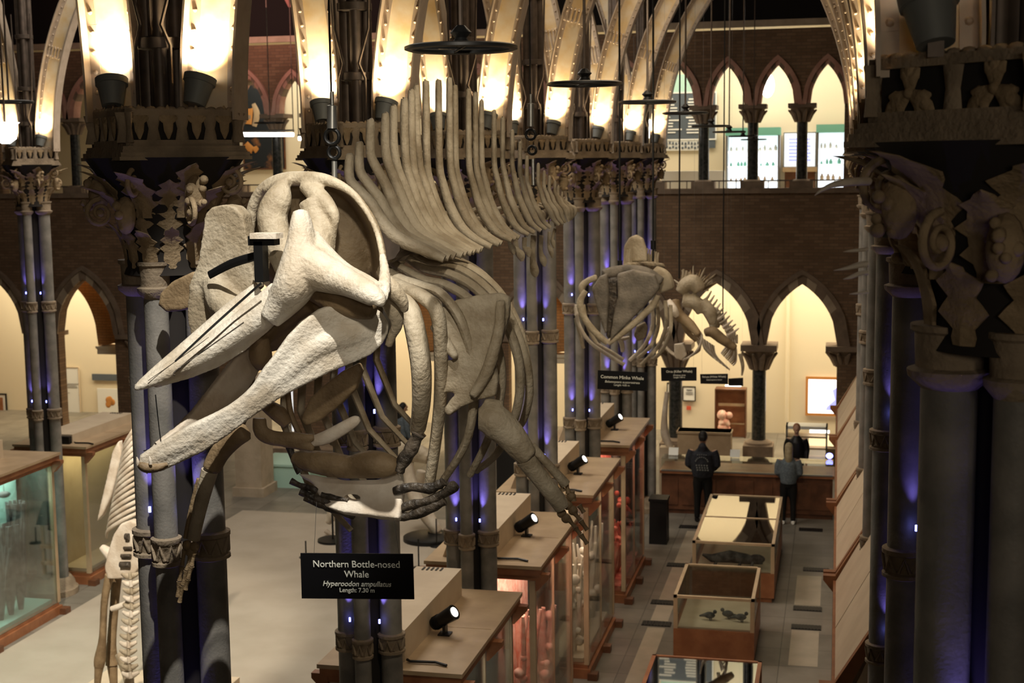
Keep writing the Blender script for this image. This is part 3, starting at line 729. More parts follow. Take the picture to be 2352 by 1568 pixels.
# table cases standing in the aisle
def table_case(x0, x1, y0, y1, h, label, panes, dark=False, clear=False):
    t = thing('table_case', label, 'display case', ((x0+x1)/2, (y0+y1)/2, 0))
    zb = h-.5
    MB().b2((x0+.04, y0+.04, 0), (x1-.04, y1-.04, .08)).b2((x0, y0, .08), (x1, y1, zb)).build('cabinet', M_['mahog'], t)
    m = MB()
    for x in (x0+.03, x1-.03):
        for y in (y0+.03, y1-.03): m.box((x, y, (zb+h-.04)/2), (.06, .06, h-.04-zb))
    m.b2((x0, y0, h-.04), (x0+.05, y1, h)).b2((x1-.05, y0, h-.04), (x1, y1, h)).b2((x0, y0, h-.04), (x1, y0+.04, h)).b2((x0, y1-.04, h-.04), (x1, y1, h))
    for k_ in range(1, panes): y = y0+(y1-y0)*k_/panes; m.b2((x0, y-.02, h-.04), (x1, y+.02, h-.002))
    m.build('frame', M_['mahog'] if dark else M_['oak'], t)
    for k_ in range(panes):
        a = y0+(y1-y0)*k_/panes; b = y0+(y1-y0)*(k_+1)/panes
        MB().b2((x0+.05, a+.03, h-.018), (x1-.05, b-.03, h-.01)).build('top_pane', M_['glass_mid' if clear else 'glass_top'], t)
    for q in ((x0+.06, y0+.01, x1-.06, y0+.016),): MB().b2((q[0], q[1], zb), (q[2], q[3], h-.04)).build('front_pane', M_['glass'], t)
    for x in (x0+.01, x1-.016): MB().b2((x, y0+.06, zb), (x+.006, y1-.06, h-.04)).build('side_pane', M_['glass'], t)
    MB().b2((x0+.06, y0+.05, zb), (x1-.06, y1-.05, zb+.02)).build('display_bed', M_['dkwood'] if dark else M_['boxc'], t)
table_case(-2.27, -1.1, 20.15, 21.85, 1.0, 'middle glass-topped table case in the aisle', 1, clear=True)
table_case(-2.3, -.95, 23.2, 26.65, 1.0, 'long glass-topped table case in the aisle nearest the shop counter', 2)
table_case(-2.25, -.86, 15.3, 17.6, 1.0, 'dark glass-topped table case at the bottom edge of the picture', 1, True)
m = MB()
pts = [(-1.15, 23.42, .62), (-1.4, 23.45, .66), (-1.7, 23.42, .7), (-2.0, 23.4, .66), (-2.15, 23.4, .72)]
m.tube(pts, [.03, .09, .11, .07, .02], 10); m.ball((-1.25, 23.42, .68), (.14, .07, .08))
for x in (-1.3, -1.5, -1.9): m.tube([(x, 23.4, .65), (x-.05, 23.32, .53)], .025, 6)
tag(m.build('stuffed_crocodile', M_['coral'], None, True), 'small dark reptile lying in the long table case', 'specimen')
for i in range(3):
    m = MB(); x = -1.32-.2*i-.06*(i == 2); yy = 20.55+.12*(i % 2); m.ball((x, yy, .6), (.085, .05, .05)); m.ball((x+.08-.16*(i == 1), yy, .655), .03); m.tube([(x-.06, yy, .6), (x-.15+.3*(i == 1), yy+.02, .575)], [.03, .012], 7); m.cyl((x, yy, .58), (x+.01, yy, .52), .008); m.cyl((x+.03, yy, .58), (x+.03, yy, .52), .008)
    tag(m.build('bird_specimen', M_['coral'], None, True), '%s small mottled specimen in the middle table case' % ['rightmost', 'central', 'leftmost'][i], 'specimen', 'specimens in the middle table case')
tag(MB().b2((-1.7, 17.2, .52), (-1.42, 17.35, .53)).build('paper_card', M_['paper']), 'small white card lying in the dark table case', 'card')
m = MB()
for i in range(9): m.ball((-1.15+random.uniform(-.2, .2), 16.75+random.uniform(-.1, .1), .55), random.uniform(.03, .06), 8, 6)
tag(m.build('shell_cluster', M_['bonewhite'], None, True), 'heap of white shells in the dark table case', 'specimen')
# cases along the right of the aisle: steep glazed roofs facing the aisle
for i, (y0, y1) in enumerate(((12.45, 15.95), (16.0, 19.45), (19.5, 24.15), (24.2, 27.2))):
    x0 = .03; h = 2.62
    nm = ['nearest', 'second nearest', 'third nearest', 'farthest'][i]
    t = thing('sloped_case', 'glass case with steep cream roof, %s of the row right of the aisle' % nm, 'display case', (.15, (y0+y1)/2, 0)); xe = .44
    MB().b2((x0, y0, 0), (xe, y1, .5)).build('plinth', M_['mahog'], t)
    MB().b2((x0, y0, .5), (x0+.05, y0+.05, h)).build('corner_post', M_['oak'], t); MB().b2((x0, y1-.05, .5), (x0+.05, y1, h)).build('corner_post', M_['oak'], t)
    MB().b2((x0+.015, y0+.05, .5), (x0+.022, y1-.05, h)).build('glass_pane', M_['glass'], t)
    sl = 1.72
    for j in range(2):
        a = y0+.1+(y1-y0-.2)*j/2; b = y0+.1+(y1-y0-.2)*(j+1)/2-.03
        MB().prism([(x0, a, h), (x0+.03, a, h-.02), (xe, a, h+(xe-x0)*sl-.02), (xe-.03, a, h+(xe-x0)*sl)], (0, b-a, 0)).build('roof_panel', M_['boxc'], t)
    c = MB()
    for a in (y0, y1-.1): c.prism([(x0-.02, a, h-.07), (x0+.07, a, h-.07), (xe, a, h+(xe-x0)*sl-.09), (xe, a, h+(xe-x0)*sl+.05), (x0-.02, a, h+.03)], (0, .1, 0))
    for a in (y0+.05, y1-.06): corbel(c, x0, a, h+.05, -1, .14)
    c.b2((x0-.03, y0, h-.04), (x0+.03, y1, h)); c.build('roof_edge', M_['mahog'], t)
    MB().prism([(x0+.06, y0+.105, h-.3), (xe, y0+.105, h-.3), (xe, y0+.105, h+(xe-x0)*sl-.12), (x0+.06, y0+.105, h-.02)], (0, .02, 0)).build('gable_panel', M_['boxc'], t); MB().prism([(x0+.06, y0+.01, h-.6), (xe, y0+.01, h-.6), (xe, y0+.01, h+(xe-x0)*sl-.1), (x0+.12, y0+.01, h-.08)], (0, -.02, 0)).build('gable_panel', M_['boxc'], t)
    MB().b2((x0+.08, y0+.04, .5), (xe-.03, y0+.07, h)).b2((xe-.04, y0+.07, .5), (xe-.01, y1-.05, h+.35)).build('backboard', M_['boxc'], t)
# far left: green-lit case, its neighbour and a desk case
tall_case(-13.75, -12.42, 16.6, 20.5, 2.7, 'large glass case with pale green lit back and dark coral at far left', 1, True, M_['teal'], lightcol=(.75, 1, .9), lp=70)
light_box(-13.6, -13.0, 17.5, 20.0, 2.69, .3, 'cream light box lying on the green-lit case at far left')
for i in range(3):
    m = MB(); branchy(m, (-12.72, 19.82-i*.28, .27), 1.75-.3*i, 22, .042, .05)
    tag(m.build('black_coral', M_['coral'], None, True), '%s dark branching coral in the green-lit case' % ['tallest', 'middle', 'shortest'][i], 'specimen', 'dark corals in the green-lit case')
tag(MB().ball((-12.7, 19.5, 2.22), (.1, .1, .05)).cyl((-12.7, 19.5, 2.2), (-12.7, 19.5, 2.48), .006).build('hanging_specimen', M_['coral'], None, True), 'small dark specimen hanging in the green-lit case', 'specimen')
tall_case(-14.0, -12.75, 22.05, 24.55, 2.5, 'long glass case with yellow lit interior behind the elephant skeleton', 1, True, M_['boxc'], lightcol=(1, .8, .4), lp=13)
light_box(-13.8, -13.05, 22.2, 24.4, 2.49, .16, 'long cream light box on the case behind the elephant skeleton')
# tilted label desk between case and skeleton
t = thing('label_desk', 'small wooden label desk with dark sloping panel by the elephant skeleton', 'desk', (-11.2, 22.6, 0))
MB().b2((-11.45, 22.45, 0), (-11.4, 22.5, 1.1)).b2((-11.0, 22.45, 0), (-10.95, 22.5, 1.1)).b2((-11.45, 22.4, .2), (-10.95, 22.55, .26)).b2((-11.45, 22.4, .5), (-10.95, 22.55, .56)).build('frame', M_['oak'], t)
MB().prism([(-11.48, 22.35, .95), (-10.92, 22.35, .95), (-10.92, 22.6, 1.3), (-11.48, 22.6, 1.3)], (0, .03, .02)).build('panel', M_['black'], t)
# stanchions and rope barrier posts in the nave
for i, (px, py, h) in enumerate(((703, 1280, .32), (1003, 1255, .55), (962, 1305, .55))):
    p = atz(px, py, 0)
    t = thing('barrier_post', ['thin black barrier post left of the big black sign', 'thin black barrier post by the fossil feet', 'thin black barrier post right of the big black sign'][i], 'post', p, 0, 'barrier posts in the nave')
    MB().lathe(p, [(.13, 0), (.13, .015), (.03, .03)], 16).build('base', M_['black'], t); MB().cyl(p, p+V((0, 0, h)), .014).build('post', M_['black'], t)
# ------------------------------------------------------------ the big hanging whale skeleton
def atx(px, py, X):
    d = ray(px, py); t = X/d.x
    return V((X, d.y*t, EYE+d.z*t))
XW = -2.6
wh = thing('whale_skeleton', 'large hanging skeleton of a beaked whale with long pale beak, facing the viewer', 'skeleton', (XW, 9.5, 6.8))
B, BL, BD, BW, CT = M_['bone'], M_['bonelight'], M_['bonedark'], M_['bonewhite'], M_['cart']
# --- skull
m = MB()
# two beak bones with the groove between them
pxtube(m, [(309, 894, 6.74, 6), (335, 882, 6.78, 13), (380, 858, 6.85, 22), (450, 822, 6.95, 30), (520, 778, 7.05, 37), (590, 728, 7.13, 42), (650, 680, 7.18, 44)], 14)
pxtube(m, [(310, 889, 6.76, 6), (350, 858, 6.84, 12), (420, 806, 6.97, 19), (480, 760, 7.08, 24), (540, 712, 7.17, 27), (600, 672, 7.25, 30)], 12)
pxblade(m, [(345, 893), (440, 866), (500, 842), (560, 805), (620, 755), (660, 700), (620, 690), (540, 745), (450, 810)], lambda x, y: 6.86+(x-345)*.0011, .07)
ros = melt(m, 'rostrum', BL, wh, .011, 2, label='long pale beak of the skull')
g = MB()
pxtube(g, [(340, 874, 6.755, .8), (400, 832, 6.85, .9), (480, 774, 6.97, 1)], 6)
pxtube(g, [(402, 862, 6.75, 2.5), (404, 851, 6.76, 1.5), (480, 797, 6.86, 1.6), (560, 740, 6.95, 1.6)], 6)
g.build('groove_shade', CT, ros)  # black lines laid on the beak as the crease's shade
m = MB()
# near crest and the bar that runs from it to the eye socket
pxtube(m, [(690, 487, 7.22, 22), (692, 510, 7.2, 31), (692, 560, 7.17, 43), (688, 610, 7.13, 56), (676, 655, 7.1, 60), (650, 695, 7.1, 48), (618, 735, 7.08, 32)], 16, .85, (0, 1, 0))
pxtube(m, [(700, 610, 7.14, 58), (750, 630, 7.1, 46), (800, 650, 7.04, 34), (845, 672, 6.98, 29), (868, 690, 6.96, 22), (868, 702, 6.96, 12)], 14)
pxtube(m, [(640, 655, 7.12, 30), (660, 690, 7.1, 40), (665, 705, 7.1, 20)], 12)
pxtube(m, [(715, 540, 7.26, 20), (740, 585, 7.2, 30), (790, 622, 7.14, 22), (840, 648, 7.06, 20), (872, 664, 7.02, 15)], 12)
pxtube(m, [(878, 585, 7.26, 9), (884, 625, 7.18, 13), (882, 660, 7.08, 17), (874, 690, 7.0, 16)], 10)
crest = melt(m, 'crest_bone', BL, wh, .011, 3, label='pale near crest and brow bar of the skull')
# far crest: an upright slab
m = MB()
pxblade(m, [(478, 520), (482, 490), (498, 474), (525, 469), (550, 473), (568, 492), (578, 545), (590, 620), (600, 660), (560, 690), (500, 740), (452, 780), (440, 720), (446, 650), (466, 600)], lambda x, y: 7.42, .13)
pxtube(m, [(500, 500, 7.42, 18), (525, 488, 7.42, 18), (550, 500, 7.42, 18)], 10)
pxtube(m, [(500, 640, 7.42, 42), (520, 700, 7.36, 46), (560, 720, 7.28, 30)], 12)
melt(m, 'far_crest_bone', B, wh, .012, 2, label='grey slab-like far crest of the skull')
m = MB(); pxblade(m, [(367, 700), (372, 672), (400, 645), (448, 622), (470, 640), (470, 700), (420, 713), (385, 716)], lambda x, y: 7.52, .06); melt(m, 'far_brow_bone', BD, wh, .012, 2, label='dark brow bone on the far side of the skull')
m = MB()
# braincase with hollow face, ridge and nostril bones
c = at(728, 560, 7.86)
m.ball(c, (.372, .17, .372), 30, 20)
dish = m; m = MB()
rim = smooth_path([(572, 540, 7.62, 13), (580, 480, 7.62, 15), (604, 437, 7.6, 17), (645, 414, 7.57, 18), (700, 410, 7.54, 19), (752, 414, 7.5, 15), (805, 440, 7.44, 10), (845, 490, 7.38, 8), (868, 540, 7.33, 8), (880, 600, 7.26, 9), (880, 640, 7.18, 12)], 5)
m.tube([at(a, b, y) for a, b, y, r in rim], [r*y/F for a, b, y, r in rim], 10)
for a, b, y, r in rim:
    p = at(a, b, y); e = at(728+(a-728)*.9, 560+(b-560)*.9, 7.84); r_ = max(r*y/F*.8, .02); q = (p+e)/2+(p-c).normalized()*.01; dish.tube([p+V((0, .015, 0)), q, e], [r_, .03, .03], 8)
melt(dish, 'braincase', M_['boneshade'], wh, .014, 3, label='brown hollow braincase of the skull, coloured darker for shadow')
pxtube(m, [(650, 425, 7.5, 18), (640, 455, 7.45, 34), (625, 500, 7.42, 38), (640, 560, 7.36, 36), (660, 620, 7.3, 30)], 12)
pxtube(m, [(700, 425, 7.52, 18), (735, 455, 7.45, 24), (762, 485, 7.4, 17), (770, 505, 7.38, 11), (762, 545, 7.4, 12), (755, 580, 7.36, 16)], 12)
pxtube(m, [(715, 460, 7.45, 32), (730, 510, 7.42, 36), (735, 560, 7.36, 34), (740, 600, 7.3, 30)], 12)
pxtube(m, [(610, 440, 7.56, 10), (640, 425, 7.5, 14), (665, 420, 7.5, 16)], 8)
melt(m, 'forehead_bones', B, wh, .012, 2)
m = MB()
pxtube(m, [(720, 640, 7.3, 50), (770, 675, 7.25, 46), (820, 700, 7.22, 36), (860, 715, 7.2, 20)], 12)
pxtube(m, [(590, 790, 7.36, 28), (640, 760, 7.44, 48), (700, 725, 7.5, 55), (770, 705, 7.52, 46), (850, 705, 7.55, 30)], 14)
pxtube(m, [(600, 770, 7.22, 20), (598, 815, 7.25, 30), (610, 840, 7.28, 22)], 12)
pxtube(m, [(700, 680, 7.36, 46), (640, 720, 7.34, 46), (595, 770, 7.3, 36)], 12)
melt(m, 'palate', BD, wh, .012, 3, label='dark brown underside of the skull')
m = MB()
pxtube(m, [(876, 640, 7.2, 16), (900, 662, 7.2, 22), (922, 690, 7.22, 17), (931, 716, 7.24, 9)], 12)
pxtube(m, [(882, 680, 7.28, 18), (905, 712, 7.3, 22), (912, 745, 7.32, 15), (900, 772, 7.34, 11), (892, 796, 7.34, 10)], 12)
melt(m, 'jaw_hinge_bone', B, wh, .01, 3)
# --- lower jaw
yj = lambda x, y: 6.7+(max(x, 300)-318)*.0011
m = MB()
pxblade(m, [(321, 1046), (345, 1030), (390, 1002), (440, 973), (500, 945), (545, 920), (580, 885), (606, 845), (632, 812), (660, 772), (690, 738), (735, 708), (790, 692), (840, 696), (876, 716), (892, 742), (889, 765), (876, 790), (850, 814), (800, 836), (760, 852), (700, 882), (640, 914), (580, 955), (520, 1000), (470, 1034), (420, 1058), (370, 1081), (336, 1086), (319, 1071)], yj, .06)
pxtube(m, [(330, 1064, 6.7, 14), (400, 1030, 6.78, 22), (480, 988, 6.88, 26), (560, 935, 6.97, 28), (640, 870, 7.06, 30), (720, 800, 7.14, 32), (800, 770, 7.23, 34), (850, 760, 7.29, 30)], 12, .7, (0, 0, 1))
jaw = melt(m, 'near_jaw_bone', BL, wh, .012, 4, label='broad pale near half of the lower jaw')
m = MB()
yl = lambda x, y: 6.83+(x-335)*.0022
pxblade(m, [(334, 1050), (360, 1016), (400, 985), (440, 945), (472, 905), (500, 868), (540, 818), (566, 790), (590, 800), (592, 850), (560, 905), (525, 945), (494, 984), (440, 1008), (380, 1036), (345, 1060)], yl, .05)
melt(m, 'far_jaw_bone', BW, wh, .012, 3)
m = MB(); pxtube(m, [(322, 1066, 6.69, 10), (335, 1074, 6.69, 13), (360, 1074, 6.72, 11), (385, 1066, 6.75, 6)], 10)
m.build('jaw_tip', BD, wh, True, 'dark tip of the lower jaw')
for x, y in ((317, 1062), (346, 1060)):
    m = MB(); pxtube(m, [(x, y+6, 6.68, 4.5), (x-1, y-4, 6.68, 4), (x-3, y-13, 6.68, 1)], 8); m.build('tooth', BW, wh, True)
# --- iron fittings
m = MB()
pxtube(m, [(600, 650, 7.02, 3), (540, 703, 6.98, 3), (480, 757, 6.9, 3), (402, 830, 6.8, 2.5)], 6)
pxtube(m, [(357, 906, 6.8, 1.6), (364, 970, 6.8, 1.6), (372, 1034, 6.8, 1.6)], 6); pxtube(m, [(330, 1035, 6.8, 1.4), (352, 1032, 6.8, 1.4), (372, 1036, 6.8, 1.4)], 6)
m.build('iron_rod', M_['black'], wh, True)
m = MB()
pxtube(m, [(480, 632, 7.27, 10), (530, 606, 7.22, 11), (580, 590, 7.18, 11), (602, 586, 7.16, 10)], 8, .3, (0, 0, 1)); p = at(600, 600, 7.17); m.box(p, (.05, .08, .22)); m.box(at(606, 552, 7.17), (.15, .08, .05))  # bar shapes the shadow on the far crest; boxes are the bracket
m.build('bracket_and_shadow', M_['black'], wh, False, 'black iron bracket between the two skull crests, with its cast shadow as a bar')
MB().box(at(612, 541, 7.16), (.15, .1, .03)).build('bracket_pad', BW, wh)
# --- backbone
tips = [(800, 352), (823, 325), (848, 273), (882, 259), (901, 242), (926, 226), (942, 207), (954, 196), (976, 186), (1005, 184), (1030, 179), (1043, 196), (1074, 205), (1090, 213), (1104, 230), (1133, 253), (1153, 269), (1175, 298), (1193, 325), (1209, 357), (1235, 374), (1249, 391), (1261, 403), (1274, 414), (1281, 425), (1290, 440), (1300, 452)]
prevY = 7.95
N = len(tips)
for i, (px, py) in enumerate(tips):
    Y = max(atx(px+2, py, XW).y, prevY+.105); prevY = Y
    tp = at(px, py, Y); f = i/(N-1); z0 = 6.84
    bx = XW if i > 6 else XW+(tp.x-XW)*.5
    L = .42*(1-f)**.75+.04; hz = tp.z-z0
    m = MB()
    w0 = 1-.55*f; zk = z0+min(.52, .45*hz+.05)
    q_ = min(1, hz/.75)
    pts = [(tp.x, Y+.02, tp.z), (tp.x+.001, Y+.02, tp.z-.025), (tp.x, Y+.01, z0+.72*hz), ((tp.x+bx)/2, Y, z0+.44*q_), (bx+.02, Y, z0+.32*q_), (bx+.085*w0, Y-.01, z0+.17*q_), (bx+.18*w0, Y-.015, z0+.03*q_), (bx+.07+.62*L*w0, Y-.01, z0-.05), (bx+L, Y, z0-.10)]
    rad = [.016, .032, .036, .038, .041, .05, .052, .043, .03]
    q = smooth_path([(a[0], a[1], a[2], r) for a, r in zip(pts, rad)], 3)
    m.tube([a[:3] for a in q], [a[3]*w0 for a in q], 10, .82, (0, 1, 0))
    m.tube([(bx, Y, z0+.12*min(1, hz)), (bx-.17*w0, Y-.01, z0+.08), (bx-L, Y, z0-(.03 if i < 13 else .16))], [.06*w0, .055*w0, .03*w0], 8, .5, (0, 1, 0))
    r = .1*(1-f)+.03
    m.tube([(bx, Y-.035, z0-.02), (bx, Y-.03, z0-.02), (bx, Y+.04, z0-.02), (bx, Y+.05, z0-.02)], [r, r*1.06, r*1.06, r], 12)
    m.build('vertebra', B, wh, True)
pr = MB(); pr.tube([(XW, 8.0, 6.82), (XW, 11, 6.82), (XW, 13.6, 6.82)], [.09, .06, .03], 10); pr.build('backbone_rod', M_['iron'], wh, True)
for (a, b), (c, d), r in (((1172, 528), (1177, 585), 7), ((1183, 538), (1196, 600), 9), ((1205, 545), (1212, 590), 8), ((1226, 540), (1228, 636), 9), ((1244, 540), (1248, 612), 7), ((1262, 532), (1266, 592), 5), ((1275, 525), (1270, 570), 5)):
    y = atx(a, b, XW).y; m = MB(); pxtube(m, [(a, b, y, r*.8), ((a+c)/2-4, (b+d)/2, y, r*.7), (c, d-14, y, r*1.2), (c+3, d, y, r*.4)], 8, .6); m.build('chevron_bone', B, wh, True)
# --- ribs, near side then far side
RN = [(8.03, [(900, 680), (936, 700), (954, 760), (967, 840), (968, 920), (960, 985)], 27, .85), (8.1, [(888, 640), (930, 662), (975, 684), (1003, 716), (1012, 790), (1010, 930), (988, 1105)], 20, .8), (8.2, [(884, 616), (917, 638), (973, 658), (1015, 677), (1060, 740), (1088, 850), (1076, 1000), (1012, 1112)], 16, .7),
      (8.35, [(884, 594), (922, 615), (973, 642), (1028, 656), (1090, 700), (1140, 790), (1152, 890), (1124, 1000), (1080, 1090)], 15, .7), (8.5, [(884, 573), (935, 592), (975, 616), (1040, 632), (1105, 674), (1170, 760), (1195, 860), (1182, 960), (1142, 1040), (1095, 1080)], 15, .7), (8.7, [(886, 551), (950, 580), (985, 604), (1050, 616), (1110, 655), (1168, 722), (1206, 820), (1216, 900), (1204, 960), (1186, 988)], 14, .7),
      (8.95, [(905, 540), (960, 572), (1010, 594), (1080, 615), (1146, 668), (1192, 750), (1214, 840), (1220, 905)], 12, .7), (9.3, [(960, 572), (1060, 600), (1120, 640), (1165, 700), (1196, 770), (1208, 830)], 11, .7)]
for Y, pts, r, fl in RN:
    m = MB(); n = len(pts)
    pxtube(m, [(x, y, Y-.25*math.sin(pi*i/(n-1)), r*(.75+.35*math.sin(pi*(i+.6)/n))) for i, (x, y) in enumerate(pts)], 10, fl, (0, 1, 0), 5)
    m.build('rib', B, wh, True)
for i in range(7):
    Y = 8.15+.24*i; m = MB(); q = 1-.03*i
    m.tube(*zip(*[((XW+dx*q, Y+.1, 6.8+dz*q), rr) for dx, dz, rr in ((-.28, -.02, .03), (-.55, -.25, .045), (-.74, -.65, .045), (-.78, -1.1, .04), (-.62, -1.5, .035), (-.35, -1.78, .025))]), 8, .6, (0, 1, 0)); m.build('rib', B, wh, True)
# --- shoulder blades
m = MB()
ys = lambda x, y: 7.98-(y-800)*.0003
pxblade(m, [(992, 742), (1006, 712), (1050, 688), (1100, 677), (1150, 671), (1174, 682), (1170, 728), (1152, 790), (1138, 832), (1146, 870), (1140, 908), (1100, 918), (1060, 935), (1032, 955), (1020, 940), (1040, 912), (1064, 898), (1020, 902), (1006, 870), (1010, 830), (1040, 826), (1052, 822), (1030, 792)], ys, .06)
pxtube(m, [(1150, 690, 7.95, 12), (1145, 760, 7.93, 14), (1120, 850, 7.9, 16), (1085, 910, 7.88, 12)], 8)
pxtube(m, [(995, 745, 7.95, 12), (1022, 785, 7.92, 15), (1048, 822, 7.9, 10)], 8)
melt(m, 'shoulder_blade', B, wh, .012, 3)
m = MB(); pxblade(m, [(530, 815), (575, 800), (588, 850), (575, 930), (560, 985), (545, 960), (540, 900)], lambda x, y: 7.75, .06); melt(m, 'shoulder_blade', BD, wh, .014, 3)
# --- near flipper
m = MB(); pxtube(m, [(1098, 962, 7.9, 26), (1130, 965, 7.92, 42), (1165, 992, 7.94, 38), (1200, 1034, 7.96, 31), (1216, 1050, 7.97, 27)], 14); pxtube(m, [(1110, 930, 7.95, 20), (1150, 945, 7.95, 28)], 10); melt(m, 'upper_arm_bone', B, wh, .012, 3)
m = MB(); pxtube(m, [(1206, 1052, 7.97, 25), (1235, 1090, 8.0, 22), (1275, 1140, 8.04, 21), (1292, 1165, 8.06, 19)], 12); m.build('forearm_bone', B, wh, True)
m = MB(); pxtube(m, [(1220, 1024, 7.98, 12), (1250, 1056, 8.0, 10), (1300, 1112, 8.05, 12)], 10); m.build('forearm_bone', B, wh, True)
def hand(base, rays, nm):
    h = MB()
    for a, b in base: h.ball(at(a, b, hy), (.03, .02, .03), 9, 7)
    o = h.build('wrist_bones', BD, wh, True)
    for r in rays:
        for (p, q) in zip(r, r[1:]):
            m = MB(); mx, my = (p[0]*.5+q[0]*.5), (p[1]*.5+q[1]*.5)
            pxtube(m, [(p[0], p[1], hy, 7.5), (mx, my, hy, 4.8), (q[0]*.93+p[0]*.07, q[1]*.93+p[1]*.07, hy, 6.5)], 8, sub=2); m.build('finger_bone', BD, wh, True)
hy = 8.06
hand([(1290, 1178), (1304, 1160), (1312, 1140), (1300, 1190), (1316, 1172)], [[(1294, 1128), (1288, 1106), (1284, 1090)], [(1306, 1132), (1300, 1108), (1295, 1096)], [(1318, 1150), (1314, 1126)], [(1306, 1192), (1322, 1212), (1334, 1228), (1350, 1250)], [(1318, 1176), (1334, 1196), (1350, 1218)], [(1330, 1160), (1342, 1178)]], 'near')
# --- far flipper
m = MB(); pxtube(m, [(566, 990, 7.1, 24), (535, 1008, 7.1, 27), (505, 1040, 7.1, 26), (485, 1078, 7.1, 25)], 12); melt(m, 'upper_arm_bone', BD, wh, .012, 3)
m = MB(); pxtube(m, [(482, 1080, 7.1, 22), (466, 1140, 7.1, 19), (452, 1200, 7.1, 17), (444, 1238, 7.1, 17)], 12); m.build('forearm_bone', B, wh, True)
m = MB(); pxtube(m, [(458, 1100, 7.12, 8), (440, 1170, 7.12, 8), (428, 1235, 7.12, 9)], 8); m.build('forearm_bone', BD, wh, True)
hy = 7.1
hand([(430, 1252), (446, 1256), (438, 1268)], [[(424, 1262), (418, 1300), (412, 1335), (408, 1372)], [(438, 1275), (428, 1310), (420, 1345), (412, 1385)], [(446, 1270), (440, 1300), (432, 1330), (426, 1355)]], 'far')
# --- throat bones and breast bone
m = MB(); pxblade(m, [(694, 962), (716, 912), (745, 885), (790, 850), (826, 832), (834, 850), (820, 892), (780, 932), (735, 966), (706, 976)], lambda x, y: 7.55, .07); melt(m, 'throat_bone', BD, wh, .011, 4)
m = MB(); pxtube(m, [(716, 1014, 7.6, 13), (750, 1004, 7.6, 17), (790, 982, 7.6, 16), (816, 966, 7.6, 13), (826, 962, 7.6, 6)], 12, .7); m.build('throat_bone', BW, wh, True, 'pale rod-like throat bone')
m = MB(); pxtube(m, [(596, 960, 7.55, 18), (600, 992, 7.55, 20), (630, 1006, 7.55, 20), (680, 1008, 7.55, 18), (722, 1004, 7.55, 9)], 12, .7); pxtube(m, [(620, 1005, 7.55, 12), (660, 1018, 7.55, 12), (722, 1030, 7.55, 8)], 10); melt(m, 'throat_bone', BD, wh, .011, 3)
m = MB(); pxtube(m, [(610, 930, 7.7, 16), (640, 950, 7.7, 22), (660, 975, 7.7, 14)], 10); pxtube(m, [(660, 890, 7.75, 8), (668, 950, 7.75, 8), (690, 1000, 7.75, 8)], 8); m.build('throat_plate', BD, wh, True)
m = MB()
pxtube(m, [(672, 1050, 7.62, 16), (710, 1058, 7.6, 27), (760, 1066, 7.6, 32), (810, 1074, 7.6, 28)], 14, .9); pxtube(m, [(800, 1074, 7.6, 27), (850, 1066, 7.6, 36), (895, 1070, 7.6, 29), (915, 1078, 7.62, 14)], 14, .9)
pxtube(m, [(690, 1064, 7.6, 16), (760, 1080, 7.6, 17), (850, 1082, 7.6, 17), (905, 1078, 7.6, 12)], 10)
melt(m, 'breast_bone', BD, wh, .012, 4, label='brown double-lobed front of the breast bone')
m = MB(); cut = MB()
pxblade(m, [(684, 1090), (740, 1096), (800, 1106), (870, 1104), (915, 1090), (930, 1110), (926, 1150), (920, 1194), (880, 1190), (830, 1184), (790, 1180), (750, 1166), (730, 1130), (720, 1110)], lambda x, y: 7.72-(y-1090)*.0016, .06)
cut.ball(at(812, 1141, 7.63), (.052, .3, .019), 14, 10)
melt(m, 'breast_bone', BW, wh, .012, 3, cut, label='white rear plate of the breast bone with an oval hole')
for pts in ([(668, 1104), (690, 1115), (715, 1122), (728, 1128)], [(690, 1128), (715, 1140), (740, 1150), (770, 1160)], [(700, 1142), (735, 1158), (760, 1168), (800, 1180), (815, 1188)], [(738, 1136), (770, 1144), (800, 1150)], [(960, 998), (945, 1030), (925, 1060), (912, 1078)], [(905, 1128), (945, 1118), (985, 1122), (1010, 1112), (1020, 1105)], [(905, 1176), (940, 1160), (985, 1150), (1025, 1130), (1048, 1112)], [(908, 1186), (940, 1185), (985, 1168), (1022, 1150)], [(660, 1012), (676, 1060), (690, 1085)]):
    m = MB(); n = len(pts); big = 12 if pts[0][0] > 900 else 9
    if pts[0] == (960, 998): big = 17
    q = smooth_path([(a, b, 7.6, big*(.8+.3*random.random())) for a, b in pts], 3)
    pxtube(m, [(a, b, y, r*random.uniform(.85, 1.2)) for a, b, y, r in q], 8, .8, sub=1); m.build('rib_cartilage', CT, wh, True)
# --- hanging gear
def gear(px, topy, ptl, X=None, Y=7.75, label=''):
    p = at(px, ptl[1], Y); t = thing('hanging_gear', label, 'rigging', p, 0, 'turnbuckles holding the whale')
    s = ppm(Y)
    MB().cyl(p+V((0, 0, .1)), V((p.x, p.y, 14.9)), .006, .006, 6).build('wire', M_['black'], t)
    a, b = at(px, ptl[0], Y), at(px, ptl[1], Y)
    MB().tube([a+V((0, 0, .08)), a+V((0, 0, .005)), a, b], [.012, .012, .03, .03], 12).build('turnbuckle', M_['steel'], t, True)
    for j, (dy, r) in enumerate(((19, .042), (55, .034))):
        c = at(px+3*j, ptl[1]+dy, Y); m = MB(); m.tube([c+V((r*math.cos(2*pi*k_/20), (.01 if j else 0), r*math.sin(2*pi*k_/20))) for k_ in range(21)], .012, 8); m.build('shackle', M_['black'], t, True)
    MB().cyl(at(px+5, ptl[1]+75, Y), at(px+6, ptl[1]+135, Y), .016).build('eye_bolt', M_['steel'], t)
gear(763, 0, (243, 295), Y=7.7, label='steel turnbuckle and shackles above the whale skull')
